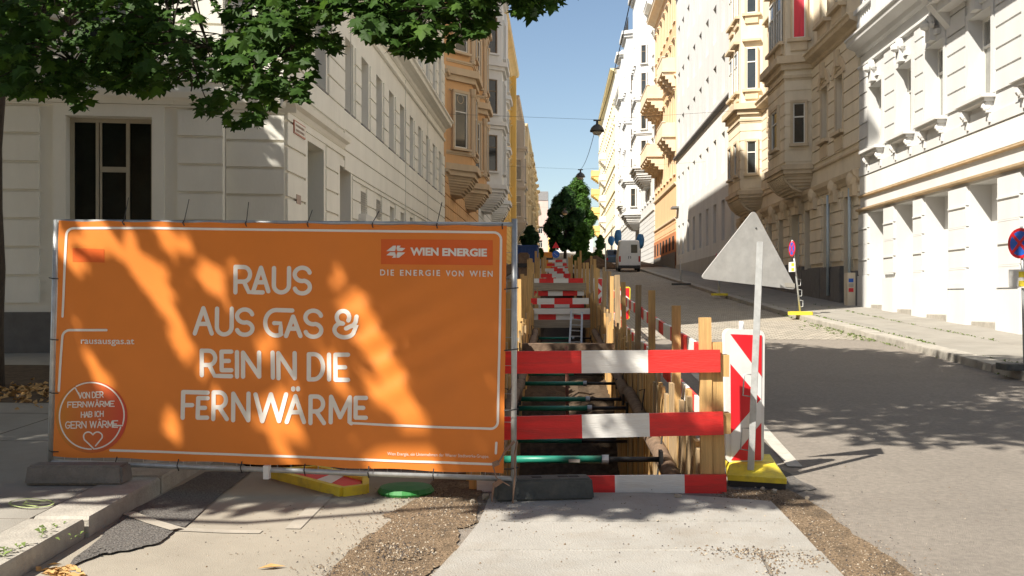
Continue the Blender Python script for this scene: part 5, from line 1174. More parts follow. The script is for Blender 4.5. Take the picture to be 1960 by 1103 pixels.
# ------------------------------------------------------------------ parking signs on the right sidewalk
def no_stop(name, label, xt, yt, xb, yb, dz, rad, foot_m, plate=True, face=0, foot_w=.45, extra=True):
    b = on_g(xb, yb, dz); D = (b - CAM).dot(FW); t = at_d(xt, yt, D); e = E(name, label, 'road sign', b, 'parking signs on the right sidewalk')
    mb = MB(); up_ = (t - b).normalized(); mb.tube([b, t + up_ * rad * 1.1], .024, 8); mb.build('pole', M_steel, e, True, world=True)
    mb = MB(); mb.prism([(b.x + x, b.y + y) for x, y in round_poly([Vector((-foot_w, -.2)), Vector((foot_w, -.2)), Vector((foot_w, .2)), Vector((-foot_w, .2))], .06, 3)], b.z, b.z + .09); mb.build('foot', foot_m, e, world=True)
    if plate:
        ax = Vector((math.sin(face), -math.cos(face), 0)); c = t + ax * .03
        mb = MB(); mb.lathe(c, [(rad, -.006), (rad, .006)], 28, axis=ax); pl = mb.build('sign_disc', M_signred, e, world=True)
        mb = MB(); mb.lathe(c + ax * .0065, [(rad * .8, 0), (rad * .8, .002)], 28, axis=ax); mb.build('blue_field', M_signblue, e, world=True)
        sd_ = Vector((0, 0, 1)).cross(ax).normalized()
        for s_ in (1, -1):
            d_ = (sd_ * s_ + Vector((0, 0, 1))).normalized() * rad * .8; mb = MB(); c2 = c + ax * (.010 + .001 * s_); mb.beam(c2 - d_, c2 + d_, rad * .2, .002, up=ax); mb.build('red_bar', M_signred, e, world=True)
        if extra:
            q = t - Vector((0, 0, rad + .28)) + ax * .03; mb = MB(); mb.beam(q - sd_ * .2, q + sd_ * .2, .012, .26, up=Vector((0, 0, 1))); mb.build('text_panel', M_whiteb, e, world=True)
            for j in (0, 1): mb = MB(); c2 = q + ax * .008 + Vector((0, 0, .06 - .13 * j)); mb.beam(c2 - sd_ * .02, c2 + sd_ * .16, .003, .08); mb.build('yellow_patch', M_yel, e, world=True)
            for j in range(3):
                p = b.lerp(t, .12 + .16 * j); mb = MB(); mb.tube([p, p + Vector((.09, 0, .01)), p + Vector((.09, 0, .17)), p + Vector((0, 0, .18))], .008, 5); mb.build('handle', M_steel, e, True, world=True)
    return e
no_stop('parking_sign', 'leaning no stopping sign on a yellow foot on the sunlit sidewalk', 1518, 476, 1532, 603, .125, .21, M_yel, True, R(-79), .3)
no_stop('parking_sign', 'no stopping sign with yellow taped panel cut by the right picture edge', 1956, 466, 1962, 708, .125, .215, M_foot, True, R(-67), .34)
no_stop('parking_sign', 'reddish edge on sign with yellow foot on the shaded sidewalk, behind the triangular sign', 1373, 495, 1377, 566, .125, .2, M_yel, True, R(-104), .3, False)
no_stop('parking_sign', 'thin bare pole on a dark foot on the shaded kerb, left of the yellow foot', 1302, 500, 1304, 546, .125, .1, M_foot, False)
e = E('bin_post', 'narrow stickered cabinet between the beige and white houses', 'cabinet', (9.2, 33.15, gz(33.15) + .12)); mb = MB(); mb.box(9.02, 9.32, 33.0, 33.4, gz(33) + .1, gz(33) + 1.15); mb.build('cabinet_body', P_beige, e, world=True)
for z, m_, yy in ((.85, M_signblue, 33.06), (.7, M_paintw, 33.1), (.55, M_signred, 33.05)): mb = MB(); mb.add([(9.05, 32.997, gz(33) + z), (9.2, 32.997, gz(33) + z), (9.2, 32.997, gz(33) + z + .12), (9.05, 32.997, gz(33) + z + .12)], [(0, 1, 2, 3)]); mb.build('sticker', m_, e, world=True)
# ------------------------------------------------------------------ hanging street lamps and wires
lamps = []
for i, (x, y, dia) in enumerate(((1143, 250, 28), (1111, 338, 18.5), (1081, 408, 12.5))):
    D = FPX * .62 / dia; p = at_d(x, y, D); r_ = .31
    e = E('street_lamp', 'dark domed street lamp hanging on a wire, %s of three' % ['nearest', 'middle', 'farthest'][i], 'street lamp', p, 'lamps hanging over the street'); lamps.append(p)
    mb = MB(); mb.lathe(p, [(r_, -.05), (r_ * .98, 0), (r_ * .8, .13), (r_ * .45, .23), (r_ * .18, .27), (r_ * .16, .40)], 20); mb.build('shade', M_lamp, e, True, world=True)
    mb = MB(); mb.lathe(p, [(.05, -.2), (.16, -.17), (r_ * .72, -.055)], 16); mb.build('bowl', M_lampg, e, True, world=True)
    mb = MB(); mb.box(p.x - .16, p.x + .16, p.y - .03, p.y + .03, p.z + .40, p.z + .46); mb.build('hanger', M_lamp, e, world=True)
    a = Vector((XL, p.y, p.z + .75)); b = Vector((XR, p.y, p.z + .9)); h_ = p + Vector((0, 0, .46))
    e2 = E('span_wire', 'thin wire across the street carrying the %s lamp' % ['nearest', 'middle', 'farthest'][i], 'wire', h_, 'wires across the street'); mb = MB()
    mb.tube([a, h_, b], .006, 5); mb.build('wire_body', M_lamp, e2, world=True)
e2 = E('feed_cable', 'black cable sagging along the street between the lamps', 'cable', lamps[0]); mb = MB()
pts = [Vector((1.5, 18, 9.9)), lamps[0] + Vector((0, 0, .46))]
def sag(a, b, s_, n=10): return [a.lerp(b, k / n) - Vector((0, 0, s_ * 4 * (k / n) * (1 - k / n))) for k in range(n + 1)]
mb.tube(sag(Vector((1.7, 16, 9.2)), lamps[0] + Vector((.1, 0, .4)), .5), .013, 5); mb.tube(sag(lamps[0] + Vector((0, 0, .4)), lamps[1] + Vector((0, 0, .46)), .4), .013, 5); mb.tube(sag(lamps[1] + Vector((0, 0, .4)), lamps[2] + Vector((0, 0, .46)), .4), .013, 5); mb.build('cable_body', M_cable, e2, world=True)
# ------------------------------------------------------------------ things lying behind and under the fence
e = E('fallen_beacon', 'yellow framed red and white beacon lying on the ground under the banner', 'beacon', on_g(640, 935))
P = [on_g(x, y) for x, y in ((520, 915), (655, 951), (700, 945), (700, 931), (610, 908))]; mb = MB()
for i in range(5): a, b = P[i], P[(i + 1) % 5]; mb.beam(a + Vector((0, 0, .035)), b + Vector((0, 0, .035)), .05, .07)
mb.build('frame', M_yel, e, world=True); Q = [p.lerp(sum(P, Vector()) / 5, .12) + Vector((0, 0, .045)) for p in P]; mesh('reflective_field', Q, [(4, 3, 2, 1, 0)], M_redb, e, world=True)
a, b, c, d_ = Q[0].lerp(Q[1], .55), Q[0].lerp(Q[1], .8), Q[4].lerp(Q[3], .6), Q[4].lerp(Q[3], .35); mesh('white_stripe', [p + Vector((0, 0, .003)) for p in (a, b, c, d_)], [(0, 1, 2, 3)], M_whiteb, e, world=True)
p = on_g(777, 944); e = E('green_foot', 'green round plastic foot lying on the dirt under the banner', 'sign foot', p); mb = MB(); mb.lathe(p, [(.20, 0), (.21, .02), (.19, .05), (.08, .065)], 20); mb.build('foot_body', mat('plastic_green', (.02, .18, .03), .6, .15, 6, .1), e, world=True)
for i in range(13):
    X = -2.55 + i * .145; col = [(.02, .02, .025), (.03, .28, .04), (.55, .16, .03), (.02, .03, .07)][(i * 7 + i // 3) % 4]; nm = ['black', 'green', 'orange', 'navy'][(i * 7 + i // 3) % 4]
    e = E('stored_pipe', '%s plastic pipe end seen below the banner, %s in the row from the left' % (nm, ['first', 'second', 'third', 'fourth', 'fifth', 'sixth', 'seventh', 'eighth', 'ninth', 'tenth', 'eleventh', 'twelfth', 'last'][i]), 'pipe', (X, 8.5, gz(8.5)), 'pipes stored behind the fence'); z = gz(8.5) + .075
    mb = MB(); mb.tube([(X, 8.45 + rnd(0, .1), z), (X, 13.5, gz(13.5) + .075)], .07, 14); mb.build('pipe_body', mat('pipe_' + nm, col, .5, .1, 5, .05), e, True, world=True)
# ------------------------------------------------------------------ far street furniture and vehicles
q = on_g(1008, 508); Yc = 60.0; a = on_y(988, 505, Yc); b = on_y(1029, 472, Yc)
e = E('container', 'dark blue skip container at the left of the far trench', 'container', ((a.x + b.x) / 2, Yc, gz(Yc))); mb = MB(); mb.box(a.x, b.x, Yc, Yc + 3.2, gz(Yc), b.z); mb.build('container_body', M_contb, e, world=True)
for k in range(6): x = a.x + (b.x - a.x) * (k + .3) / 6; mb = MB(); mb.box(x, x + .06, Yc - .05, Yc, gz(Yc) + .1, b.z - .05); mb.build('rib', M_contb, e, world=True)
mb = MB(); mb.box(a.x - .04, b.x + .04, Yc - .07, Yc + 3.25, b.z, b.z + .08); mb.build('rim', M_contb, e, world=True)
def small_box(name, label, cat, x0, x1, y0, y1, Y, m, dep=.8, m2=None):
    a = on_y(x0, y1, Y); b = on_y(x1, y0, Y); zb = min(a.z, gz(Y)); e = E(name, label, cat, ((a.x + b.x) / 2, Y, zb)); mb = MB(); mb.box(a.x, b.x, Y, Y + dep, zb, b.z); mb.box(a.x + .05, b.x - .05, Y + .05, Y + dep - .05, b.z, b.z + .06); mb.build('body', m, e, world=True)
    mb = MB(); mb.box(a.x - .04, b.x + .04, Y - .04, Y + .02, zb + (b.z - zb) * .6, zb + (b.z - zb) * .72); mb.build('band', m2 or M_blk, e, world=True); return e
small_box('tool_box', 'orange site tool box beyond the far end of the trench', 'tool box', 1041, 1057, 484, 497, 82, mat('orange_paint', (.72, .26, .03), .6, .1, 4, 0))
small_box('pallet_stack', 'dark brown stack of planks left of the trench before the blue container', 'planks', 992, 1012, 486, 500, 50, M_log, 1.5)
e = E('guide_sign', 'round blue arrow sign beyond the trench end', 'road sign', on_y(1064, 498, 84)); p = on_y(1064, 487, 84); mb = MB(); mb.lathe(p, [(.3, -.01), (.3, .01)], 20, axis=(0, -1, 0)); mb.build('disc', M_signblue, e, world=True); mb = MB(); mb.tube([(p.x, p.y + .03, gz(84)), (p.x, p.y + .03, p.z + .9)], .03, 6); mb.build('pole', M_steel, e, world=True)
mb = MB(); mb.beam(p + Vector((-.15, -.03, .1)), p + Vector((.12, -.03, -.12)), .02, .07, up=Vector((0, 1, 0))); mb.build('arrow', M_whites, e, world=True)
t = p + Vector((0, -.0, .75)); mb = MB(); mb.add([t + Vector((-.3, -.02, -.25)), t + Vector((.3, -.02, -.25)), t + Vector((0, -.02, .27)), t + Vector((-.3, .0, -.25)), t + Vector((.3, 0, -.25)), t + Vector((0, 0, .27))], [(0, 1, 2), (5, 4, 3), (0, 3, 4, 1), (1, 4, 5, 2), (2, 5, 3, 0)]); mb.build('triangle', M_signred, e, world=True)
# soil mound
p = on_g(1141, 508); Ym = 88; c = on_y(1141, 505, Ym); v = [(c.x, Ym, gz(Ym) + 1.15)]; f = []
for j in range(1, 6):
    for k in range(16): t = 2 * math.pi * k / 16; r_ = 2.2 * j / 5 * rnd(.85, 1.1); v.append((c.x + r_ * math.cos(t), Ym + r_ * math.sin(t), gz(Ym) + max(-.1, 1.15 * (1 - j / 5) ** 1.1 + rnd(-.08, .08))))
for k in range(16): f.append((0, 1 + k, 1 + (k + 1) % 16))
for j in range(4):
    for k in range(16): f.append((1 + j * 16 + k, 1 + (j + 1) * 16 + k, 1 + (j + 1) * 16 + (k + 1) % 16, 1 + j * 16 + (k + 1) % 16))
e = E('soil_mound', 'brown mound of dug up soil beside the parked vehicles', 'mound', (c.x, Ym, gz(Ym))); mesh('soil', v, f, M_soil, e, world=True)
# van and car
def loft(mb, secs, m=0):
    n_ = len(secs[0]); v = [p for s_ in secs for p in s_]; f = [tuple(range(n_))[::-1], tuple(range((len(secs) - 1) * n_, len(secs) * n_))]
    for i in range(len(secs) - 1): f += [(i * n_ + k, i * n_ + (k + 1) % n_, (i + 1) * n_ + (k + 1) % n_, (i + 1) * n_ + k) for k in range(n_)]
    mb.add(v, f, m)
def vehicle(name, label, cat, x0, x1, yb, yt, paint, L_, rot=0, vanlike=True):
    D = None
    b = on_g((x0 + x1) / 2, yb); D = (b - CAM).dot(FW); W_ = (x1 - x0) / FPX * D; H_ = (yb - yt) / FPX * D
    e = E(name, label, cat, b, 'vehicles parked at the right kerb', rot); w_ = W_ / 2; e.rotation_euler[0] = R(2.8)
    def sec(y, top, wt=.86, bot=.28): return [Vector((-w_ * .96, y, bot)), Vector((w_ * .96, y, bot)), Vector((w_, y, H_ * .35)), Vector((w_ * .98, y, H_ * .55)), Vector((w_ * wt, y, top - .08)), Vector((w_ * wt * .86, y, top)), Vector((-w_ * wt * .86, y, top)), Vector((-w_ * wt, y, top - .08)), Vector((-w_ * .98, y, H_ * .55)), Vector((-w_, y, H_ * .35))]
    mb = MB(); prof = [(0, H_ * .98), (.12, H_), (L_ * .62, H_), (L_ * .74, H_ * .93), (L_ * .84, H_ * .6), (L_ * .97, H_ * .52), (L_, H_ * .4)] if vanlike else [(0, H_ * .62), (.25, H_ * .68), (.75, H_ * .98), (L_ * .4, H_), (L_ * .58, H_ * .95), (L_ * .75, H_ * .62), (L_ * .95, H_ * .55), (L_, H_ * .42)]
    loft(mb, [sec(y, t) for y, t in prof]); mb.build('body', paint, e)
    for sx in (-1, 1):
        for y in (L_ * .2, L_ * .8):
            mb = MB(); mb.lathe((sx * (w_ - .1), y, .32), [(.2, -.11), (.32, -.1), (.32, .1), (.2, .11)], 16, axis=(1, 0, 0)); wh = mb.build('wheel', M_tyre, e); mb = MB(); mb.lathe((sx * (w_ + .015), y, .32), [(.19, -.01), (.17, .012)], 12, axis=(sx, 0, 0)); mb.build('rim', M_steel, wh)
        mb = MB(); mb.box(sx * w_ * .88 - .06, sx * w_ * .88 + .06, -.02, .05, H_ * (.32 if vanlike else .42), H_ * (.5 if vanlike else .55)); mb.build('tail_light', M_lightred, e)
        mb = MB(); mb.box(sx * (w_ + .12) - .09, sx * (w_ + .12) + .09, L_ * .74, L_ * .74 + .08, H_ * .55, H_ * .68); mb.build('mirror', M_blk, e)
    if vanlike:
        for sx in (-1, 1):
            mb = MB(); mb.box(min(sx * .012, sx * (w_ * .80)), max(sx * .012, sx * (w_ * .80)), -.022, -.002, .42, H_ * .93); dr = mb.build('rear_door', paint, e)
            if sx > 0 or True:
                mb = MB(); mb.box(min(sx * .1, sx * w_ * .7), max(sx * .1, sx * w_ * .7), -.028, -.020, H_ * .60, H_ * .86); mb.build('door_window', M_glass, dr) if sx > 0 else None
            mb = MB(); mb.box(min(sx * .06, sx * .1), max(sx * .06, sx * .1), -.06, -.02, H_ * .42, H_ * .5); mb.build('door_handle', M_blk, dr)
    else:
        mb = MB(); mb.add([(-w_ * .78, .22, H_ * .66), (w_ * .78, .22, H_ * .66), (w_ * .7, .68, H_ * .93), (-w_ * .7, .68, H_ * .93)], [(0, 1, 2, 3)]); 
        for i_ in range(len(mb.v)): mb.v[i_] += Vector((0, -.03, .03))
        mb.build('rear_window', M_glass, e)
    mb = MB(); mb.box(-w_ * .98, w_ * .98, -.09, .15, .28, .5); mb.build('bumper', M_blk, e); mb = MB(); mb.box(-.26, .26, -.1, -.09, .34, .45) if not vanlike else mb.box(-.26, .26, -.034, -.022, .55, .67); mb.build('number_plate', M_whites, e)
    return e
vehicle('van', 'white delivery van parked at the right kerb', 'van', 1184, 1226, 521, 460, M_van, 5.4, R(-1))
vehicle('parked_car', 'blue grey car parked in front of the white van', 'car', 1161, 1184, 513, 478, M_carb, 4.4, 0, False)
for i, (x, yt, yb_, Y) in enumerate(((1183, 440, 470, 104), (1226, 448, 476, 92), (1170, 452, 470, 112))):
    t = on_y(x, yt, Y); b = on_y(x, yb_, Y); e = E('covered_sign', 'sign wrapped in a blue sheet on a pole, %s' % ['middle one', 'nearest one behind the van', 'farthest one'][i], 'covered sign', (t.x, Y, gz(Y)), 'blue wrapped signs'); mb = MB(); mb.lathe(b, [(.12, 0), (.3, .25), (.38, (t.z - b.z) * .6), (.26, (t.z - b.z) * .95), (.1, t.z - b.z)], 9)
    for k in range(len(mb.v)): mb.v[k] += Vector((rnd(-.05, .05), rnd(-.05, .05), 0))
    mb.build('blue_cover', M_blue, e, world=True); mb = MB(); mb.tube([(t.x, Y, gz(Y)), (t.x, Y, b.z + .2)], .04, 6); mb.build('pole', M_steel, e, world=True)
e = E('tall_pole', 'slender bare metal pole standing right of the trench', 'pole', (1.55, 34, gz(34))); p = on_y(1159, 560, 34); mb = MB(); mb.tube([(p.x, 34, gz(34)), (p.x, 34, gz(34) + 2.1)], .02, 6); mb.build('pole_body', M_steel, e, world=True)
# ------------------------------------------------------------------ trees
LEAF = [(0, -.05), (.30, -.12), (.22, .10), (.56, .18), (.40, .34), (.52, .58), (.24, .50), (.17, .72), (0, 1.0)]
LEAFP = LEAF + [(-x, y) for x, y in LEAF[-2:0:-1]]
def leaf_at(mb, p, s, nrm, tip, simple=False, m=0):
    nrm = nrm.normalized(); t = (tip - nrm * tip.dot(nrm)).normalized(); u = t.cross(nrm)
    if simple:
        mb.add([p, p + u * s * .5 + t * s * .35, p + t * s, p - u * s * .5 + t * s * .35], [(0, 1, 2, 3)], m); return
    pts = [p + u * x * s + t * y * s - nrm * (abs(x) ** 1.5 * s * .35) for x, y in LEAFP]; c = p + t * s * .3
    o = [c] + pts; n_ = len(pts); mb.add(o, [(0, 1 + k, 1 + (k + 1) % n_) for k in range(n_)], m)
def rdir(): 
    while True:
        v = Vector((rnd(-1, 1), rnd(-1, 1), rnd(-1, 1)))
        if .05 < v.length < 1: return v.normalized()
def limb(mb, a, b, r0, r1, n=6, wob=.12):
    a, b = Vector(a), Vector(b); L_ = (b - a).length; pts = [a.lerp(b, k / n) + (rdir() * wob * L_ * .3 * math.sin(math.pi * k / n)) + Vector((0, 0, .06 * L_ * math.sin(math.pi * k / n))) for k in range(n + 1)]
    mb.tube(pts, [r0 + (r1 - r0) * k / n for k in range(n + 1)], 7); return pts
# gaps in the canopy: sunbeams that fall as slanting streaks on the banner
STREAK = [((172, 425), (262, 505), 15), ((255, 490), (350, 625), 15), ((120, 440), (152, 525), 9), ((300, 428), (335, 470), 11), ((385, 478), (412, 560), 12), ((352, 655), (425, 785), 13), ((490, 640), (560, 760), 12),
          ((505, 745), (560, 870), 20), ((640, 505), (668, 640), 8), ((698, 585), (748, 720), 17), ((735, 700), (800, 850), 21), ((322, 780), (352, 860), 10), ((190, 700), (215, 760), 7), ((150, 640), (175, 690), 6), ((600, 640), (650, 700), 8), ((700, 860), (790, 905), 9)]
LDIR = Vector((math.cos(SUN_AZ) * math.cos(SUN_EL), math.sin(SUN_AZ) * math.cos(SUN_EL), -math.sin(SUN_EL)))
def in_gap(p):
    t = (BP0 - p).dot(BN) / LDIR.dot(BN)
    if t < 0: return False
    q = p + LDIR * t - CAM; dd_ = q.dot(FW)
    if dd_ < 4: return False
    x = CX + FPX * q.dot(RT) / dd_; y = HOR - FPX * q.z / dd_
    if not (90 < x < 990 and 380 < y < 930): return False
    P_ = Vector((x, y))
    for a, b, r_ in STREAK:
        a = Vector(a); b = Vector(b); u = max(0, min(1, (P_ - a).dot(b - a) / (b - a).length_squared))
        if (P_ - a.lerp(b, u)).length < r_ * (.55 + .45 * math.sin(math.pi * (.15 + .7 * u))) * 1.2 + 23: return True
    return False
def street_tree(label, base_p, top, r_trunk, clumps, nleaf, ls=.17, lm=L_maple, group='plane trees along the side street', lean=None, name='street_tree'):
    e = E(name, label, 'tree', base_p, group); mb = MB(); b = Vector(base_p); t = Vector(top)
    pts = [b.lerp(t, k / 8) + Vector((rnd(-.05, .05), rnd(-.05, .05), 0)) for k in range(9)]; pts[0] = b - Vector((0, 0, .1)); mb.tube(pts, [r_trunk * (1.35 if k == 0 else 1 - .055 * k) for k in range(9)], 12)
    tr_ = mb.build('trunk', M_bark, e, True, world=True)
    mb = MB(); lv = MB()
    for c, r_ in clumps:
        c = Vector(c); pp = limb(mb, pts[random.choice([5, 6, 7, 8])], c, r_trunk * .38, .025)
    mb.build('limb', M_bark, e, True, world=True)
    tot = sum(r_[0] * r_[1] for _, r_ in clumps)
    for c, r_ in clumps:
        c = Vector(c)
        for _ in range(int(nleaf * r_[0] * r_[1] / tot)):
            d_ = rdir() * (rnd(0, 1) ** .45); p = c + Vector((d_.x * r_[0], d_.y * r_[1], d_.z * r_[2]))
            if in_gap(p): continue
            leaf_at(lv, p, ls * rnd(.7, 1.25), Vector((rnd(-.8, .8), rnd(-.8, .8), 1)), rdir() - Vector((0, 0, .6)), True)
    setp(lv.build('crown', lm, e, world=True), kind='stuff'); return e, pts
tb = on_g(-29, 742, .12)
def clump_set(c, R_, H_, n, rr):
    out = []
    for k in range(n):
        d_ = rdir() * rnd(.35, 1); out.append(((c[0] + d_.x * R_, c[1] + d_.y * R_, c[2] + d_.z * H_), (rr * rnd(.7, 1.2), rr * rnd(.7, 1.2), rr * rnd(.5, .8))))
    return out
T1, tp1 = street_tree('maple whose dark trunk stands at the left picture edge, branches overhead', tb, (tb.x + .5, tb.y - .6, 6.5), .17, clump_set((-2.6, 10.2, 8.3), 4.3, 1.2, 30, 1.7), 50000)
T2, _ = street_tree('maple out of frame to the left of the corner house', (-12.5, 11.2, gz(11.2) + .12), (-12.2, 11.2, 6), .17, clump_set((-11.6, 11.6, 8.0), 3.4, 1.6, 18, 1.5) + [((x, y, z), (1.5, 1.4, 1.0)) for x, y, z in ((-9, 13.2, 7), (-10.5, 13.4, 6.6), (-12, 13, 7), (-13.5, 13, 7), (-8.2, 13.4, 8.4), (-9.6, 13.5, 8.4), (-14.5, 12.5, 6.4), (-8.0, 14.2, 8.6), (-9.3, 14.3, 8.2), (-10.6, 14.2, 8.5), (-11.9, 14.0, 8.2), (-13.2, 13.9, 8.6), (-9.9, 14.2, 9.4), (-12.6, 13.6, 9.4), (-11, 8.6, 7.6), (-12.3, 8, 7.4), (-10.4, 9.8, 7.0))], 46000)
T3, _ = street_tree('maple out of frame at left beside the camera', (-10.2, 2.6, gz(2.6) + .12), (-9.8, 2.8, 5.5), .17, clump_set((-7.2, 4.5, 7.9), 2.6, 1.0, 11, 1.15) + [((-10.6, 6.2, 7.5), (1.5, 1.5, .9)), ((-9.6, 7.6, 7.8), (1.5, 1.5, .9)), ((-11.5, 4.2, 7.6), (1.4, 1.4, .9)), ((-9.9, 5.4, 7.2), (1.3, 1.3, .9)), ((-8.9, 3.4, 7.5), (1.2, 1.2, .8)), ((-5.0, 3.6, 7.6), (.8, .7, .6)), ((-4.2, 4.0, 7.4), (.8, .7, .6)), ((-5.8, 3.0, 8.0), (.8, .7, .6)), ((-6.8, 2.9, 7.3), (.9, .6, .5)), ((-7.9, 2.7, 7.5), (.9, .6, .5)), ((-9.6, 2.8, 7.4), (1, .7, .5)), ((-4.5, 2.7, 7.2), (.9, .5, .4)), ((-3.6, 3.0, 7.2), (.8, .5, .4)), ((-6.4, 3.6, 7.0), (1.2, .8, .5)), ((-7.6, 3.8, 7.0), (1.2, .8, .5))], 24000)
# hanging twigs of the maple that show at the top of the picture
def yb_(x):
    T = [(0, 188), (60, 190), (130, 195), (150, 222), (172, 200), (180, 165), (250, 182), (325, 178), (345, 140), (365, 165), (378, 222), (420, 235), (436, 258), (462, 252), (500, 235), (535, 175), (555, 200), (582, 205), (592, 140), (610, 92), (645, 105), (655, 30), (672, 25), (690, 70), (720, 78), (760, 105), (800, 112), (832, 118), (860, 95), (890, 66), (920, 78), (938, 60), (948, 5), (985, 2), (990, 30), (1010, 36), (1040, 24), (1072, 8), (1080, -5)]
    for (a, ya), (b, y_) in zip(T, T[1:]):
        if a <= x <= b: return ya + (y_ - ya) * (x - a) / (b - a)
    return -20
lv = MB(); tw = MB(); singles = []
cent = []
for k in range(385):
    x = rnd(-40, 1075); lim = yb_(max(0, x)); y = rnd(-60, lim - 8)
    if x > 655 and x < 675: continue
    gap = any((x - gx) ** 2 / rx ** 2 + (y - gy) ** 2 / ry ** 2 < 1 for gx, gy, rx, ry in ((345, 35, 38, 40), (425, 35, 26, 55), (390, 165, 30, 30), (75, 85, 20, 14), (600, 120, 22, 60), (690, 10, 16, 14), (330, 105, 14, 20), (215, 200, 40, 18)))
    if gap and random.random() < .9: continue
    cent.append((x, y, rnd(8.6, 11.2)))
def hang_leaf(px_, py_, D, one):
    p = at_d(px_, py_, D); s = rnd(.065, .165); nr = Vector((rnd(-.5, .5), rnd(-1.0, .2), rnd(.15, 1))); tp = Vector((rnd(-.8, .8), rnd(-.4, .4), rnd(-1.2, -.1)))
    if one: singles.append((p, s, nr, tp))
    else: leaf_at(lv, p, s, nr, tp, m=int(random.random() < .18))
for x, y, D in cent:
    near_edge = y > yb_(max(0, x)) - 45
    for j in range(17 if not near_edge else 13):
        px_, py_ = x + random.gauss(0, 17), y + random.gauss(0, 13)
        if py_ > yb_(max(0, min(1079, px_))) - 6: continue
        hang_leaf(px_, py_, D + random.gauss(0, .22), near_edge and len(singles) < 298 and j < 3)
for k in range(260):
    x = rnd(0, 1070); hang_leaf(x + random.gauss(0, 4), yb_(x) - rnd(10, 26), rnd(8.8, 10.6), False)
setp(lv.build('hanging_foliage', [L_maple, L_maple2], T1, world=True), kind='stuff')
mb0 = MB(); leaf_at(mb0, Vector((0, 0, 0)), 1.0, Vector((0, 0, 1)), Vector((0, 1, 0))); lm_ = bpy.data.meshes.new('leaf'); lm_.from_pydata([tuple(v) for v in mb0.v], [], mb0.f); lm_.materials.append(L_maple)
inv = T1.location
for p, s, nr, tp in singles:
    nr = nr.normalized(); t = (tp - nr * tp.dot(nr)).normalized(); u = t.cross(nr); Mx = Matrix(((u.x * s, t.x * s, nr.x * s, p.x - inv.x), (u.y * s, t.y * s, nr.y * s, p.y - inv.y), (u.z * s, t.z * s, nr.z * s, p.z - inv.z), (0, 0, 0, 1))); link('leaf', lm_, T1, Mx)
# branches that carry them
hub = Vector((-4.2, 10.6, 6.6))
br = MB(); limb(br, tp1[7], hub, .09, .06)
mains = []
for (x, y, D, r_) in ((90, -30, 10.4, .03), (250, 20, 10.2, .03), (330, 60, 9.8, .028), (400, 90, 9.6, .026), (520, 20, 9.7, .03), (560, 90, 9.8, .018), (620, 10, 9.9, .02), (770, 20, 9.6, .022), (880, 20, 9.4, .016), (1020, -5, 9.2, .012), (440, 190, 9.6, .010), (140, 120, 10, .014), (470, 120, 9.5, .014)):
    p = at_d(x, y, D); mains.append(p); limb(br, hub.lerp(tp1[8], rnd(0, .5)), p, r_ * 1.6, r_ * .45, 7, .16)
for x, y, D in cent:
    if random.random() < .5:
        p = at_d(x, y, D); m_ = min(mains, key=lambda q: (q - p).length); limb(br, m_, p, .009, .003, 4, .2)
for pts in ([(362, 95), (368, 115), (378, 145), (390, 180), (395, 190)], [(362, 135), (350, 138), (338, 155)], [(364, 138), (368, 160), (366, 175)], [(290, 30), (320, 45), (345, 62), (365, 95)]):
    br.tube([at_d(x, y, 9.7) for x, y in pts], [.009 - .0012 * k for k in range(len(pts))], 5)
br.build('hanging_branch', M_bark, T1, True, world=True)
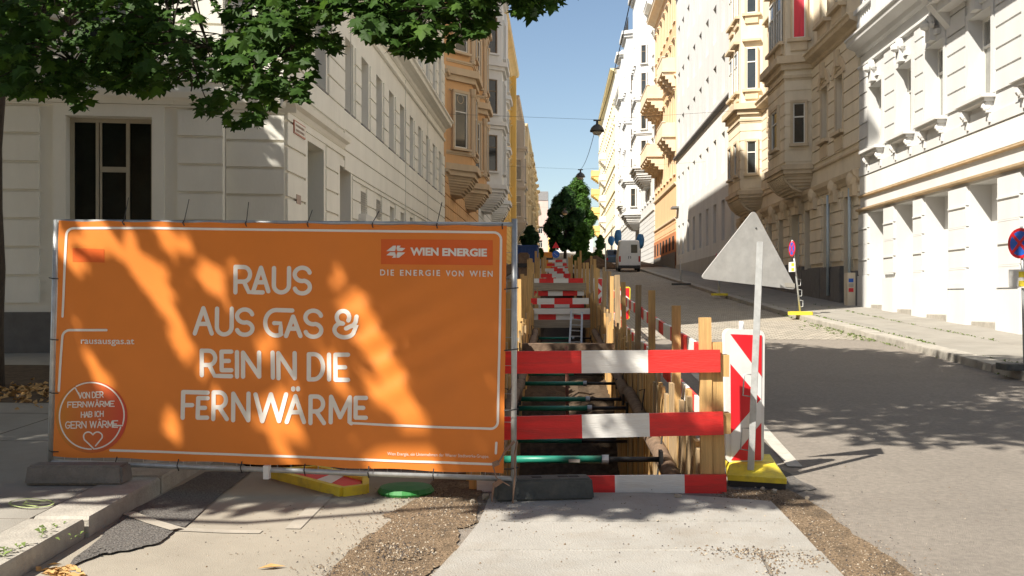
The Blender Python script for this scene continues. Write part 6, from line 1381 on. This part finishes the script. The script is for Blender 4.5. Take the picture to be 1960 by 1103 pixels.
# far trees
def far_tree(label, x0, x1, yt, yb2, Y, lm, n, trunk_px=None, shape='round', ls=.45, cat='tree', name='far_tree', group='trees at the far end'):
    a = on_y(x0, yb2, Y); b = on_y(x1, yt, Y); c = (a.x + b.x) / 2; W_ = (b.x - a.x) / 2; H_ = b.z - a.z; zg = min(gz(Y), a.z)
    e = E(name, label, cat, (c, Y, zg), group); mb = MB(); mb.tube([(c, Y, zg - .1), (c + .1, Y, zg + H_ * .5), (c, Y, a.z + H_ * .85)], [W_ * .07 + .03, W_ * .05 + .02, .02], 7)
    mb.build('trunk', M_bark, e, True, world=True); lv = MB(); cl = []
    for k in range(105):
        v_ = rnd(0, 1); prof = (math.sin(math.pi * (.10 + .86 * v_ ** .85))) if shape == 'round' else ((1 - v_) ** .75 * .95 + .10) * (1 if v_ > .12 else .75)
        t = rnd(0, 6.28); rr = W_ * prof * rnd(.35, .92); cl.append((Vector((c + rr * math.cos(t), Y + rr * math.sin(t) * .8, a.z + H_ * (.06 + .88 * v_))), W_ * rnd(.17, .31)))
    for cc, r_ in cl:
        for _ in range(n // 105):
            d_ = rdir() * rnd(.5, 1); p = cc + d_ * r_; leaf_at(lv, p, ls * rnd(.6, 1.2), d_ + Vector((0, 0, .6)), rdir() - Vector((0, 0, .4)), True, int(random.random() < .25) if isinstance(lm, list) else 0)
    setp(lv.build('crown', lm, e, world=True), kind='stuff'); return e
far_tree('big dark green tree standing in the middle of the far street', 1041, 1122, 358, 484, 150, [L_dark, L_mid], 36000, ls=.30)
far_tree('taller bright green tree behind the dark one', 1066, 1143, 334, 480, 168, [L_light, L_mid], 32000, ls=.32)
far_tree('small bright green young tree right of the dark tree', 1094, 1134, 424, 488, 128, L_light, 5000, ls=.3)
far_tree('small dark tree at the left behind the blue container', 996, 1032, 432, 476, 118, L_dark, 5000, ls=.3)
for i, (x0, x1, yt, y2, Y, lm, lab) in enumerate(((1092, 1118, 488, 504, 100, L_mid, 'low green shrub at the end of the trench, leftmost of the row'), (1112, 1140, 483, 503, 104, L_mid, 'broad green shrub behind the soil mound'), (1132, 1158, 478, 500, 108, L_light, 'bright leafy shrub left of the parked car'), (1052, 1062, 468, 486, 140, L_dark, 'dark round shrub under the dark tree'), (1028, 1040, 476, 492, 90, L_light, 'yellowish shrub right of the blue container'), (1140, 1158, 450, 478, 116, L_mid, 'loose tall shrub against the white facade'))):
    far_tree(lab, x0, x1, yt, y2, Y, lm, 2200, ls=.22, cat='shrub', name='shrub', group='shrubs at the far end')
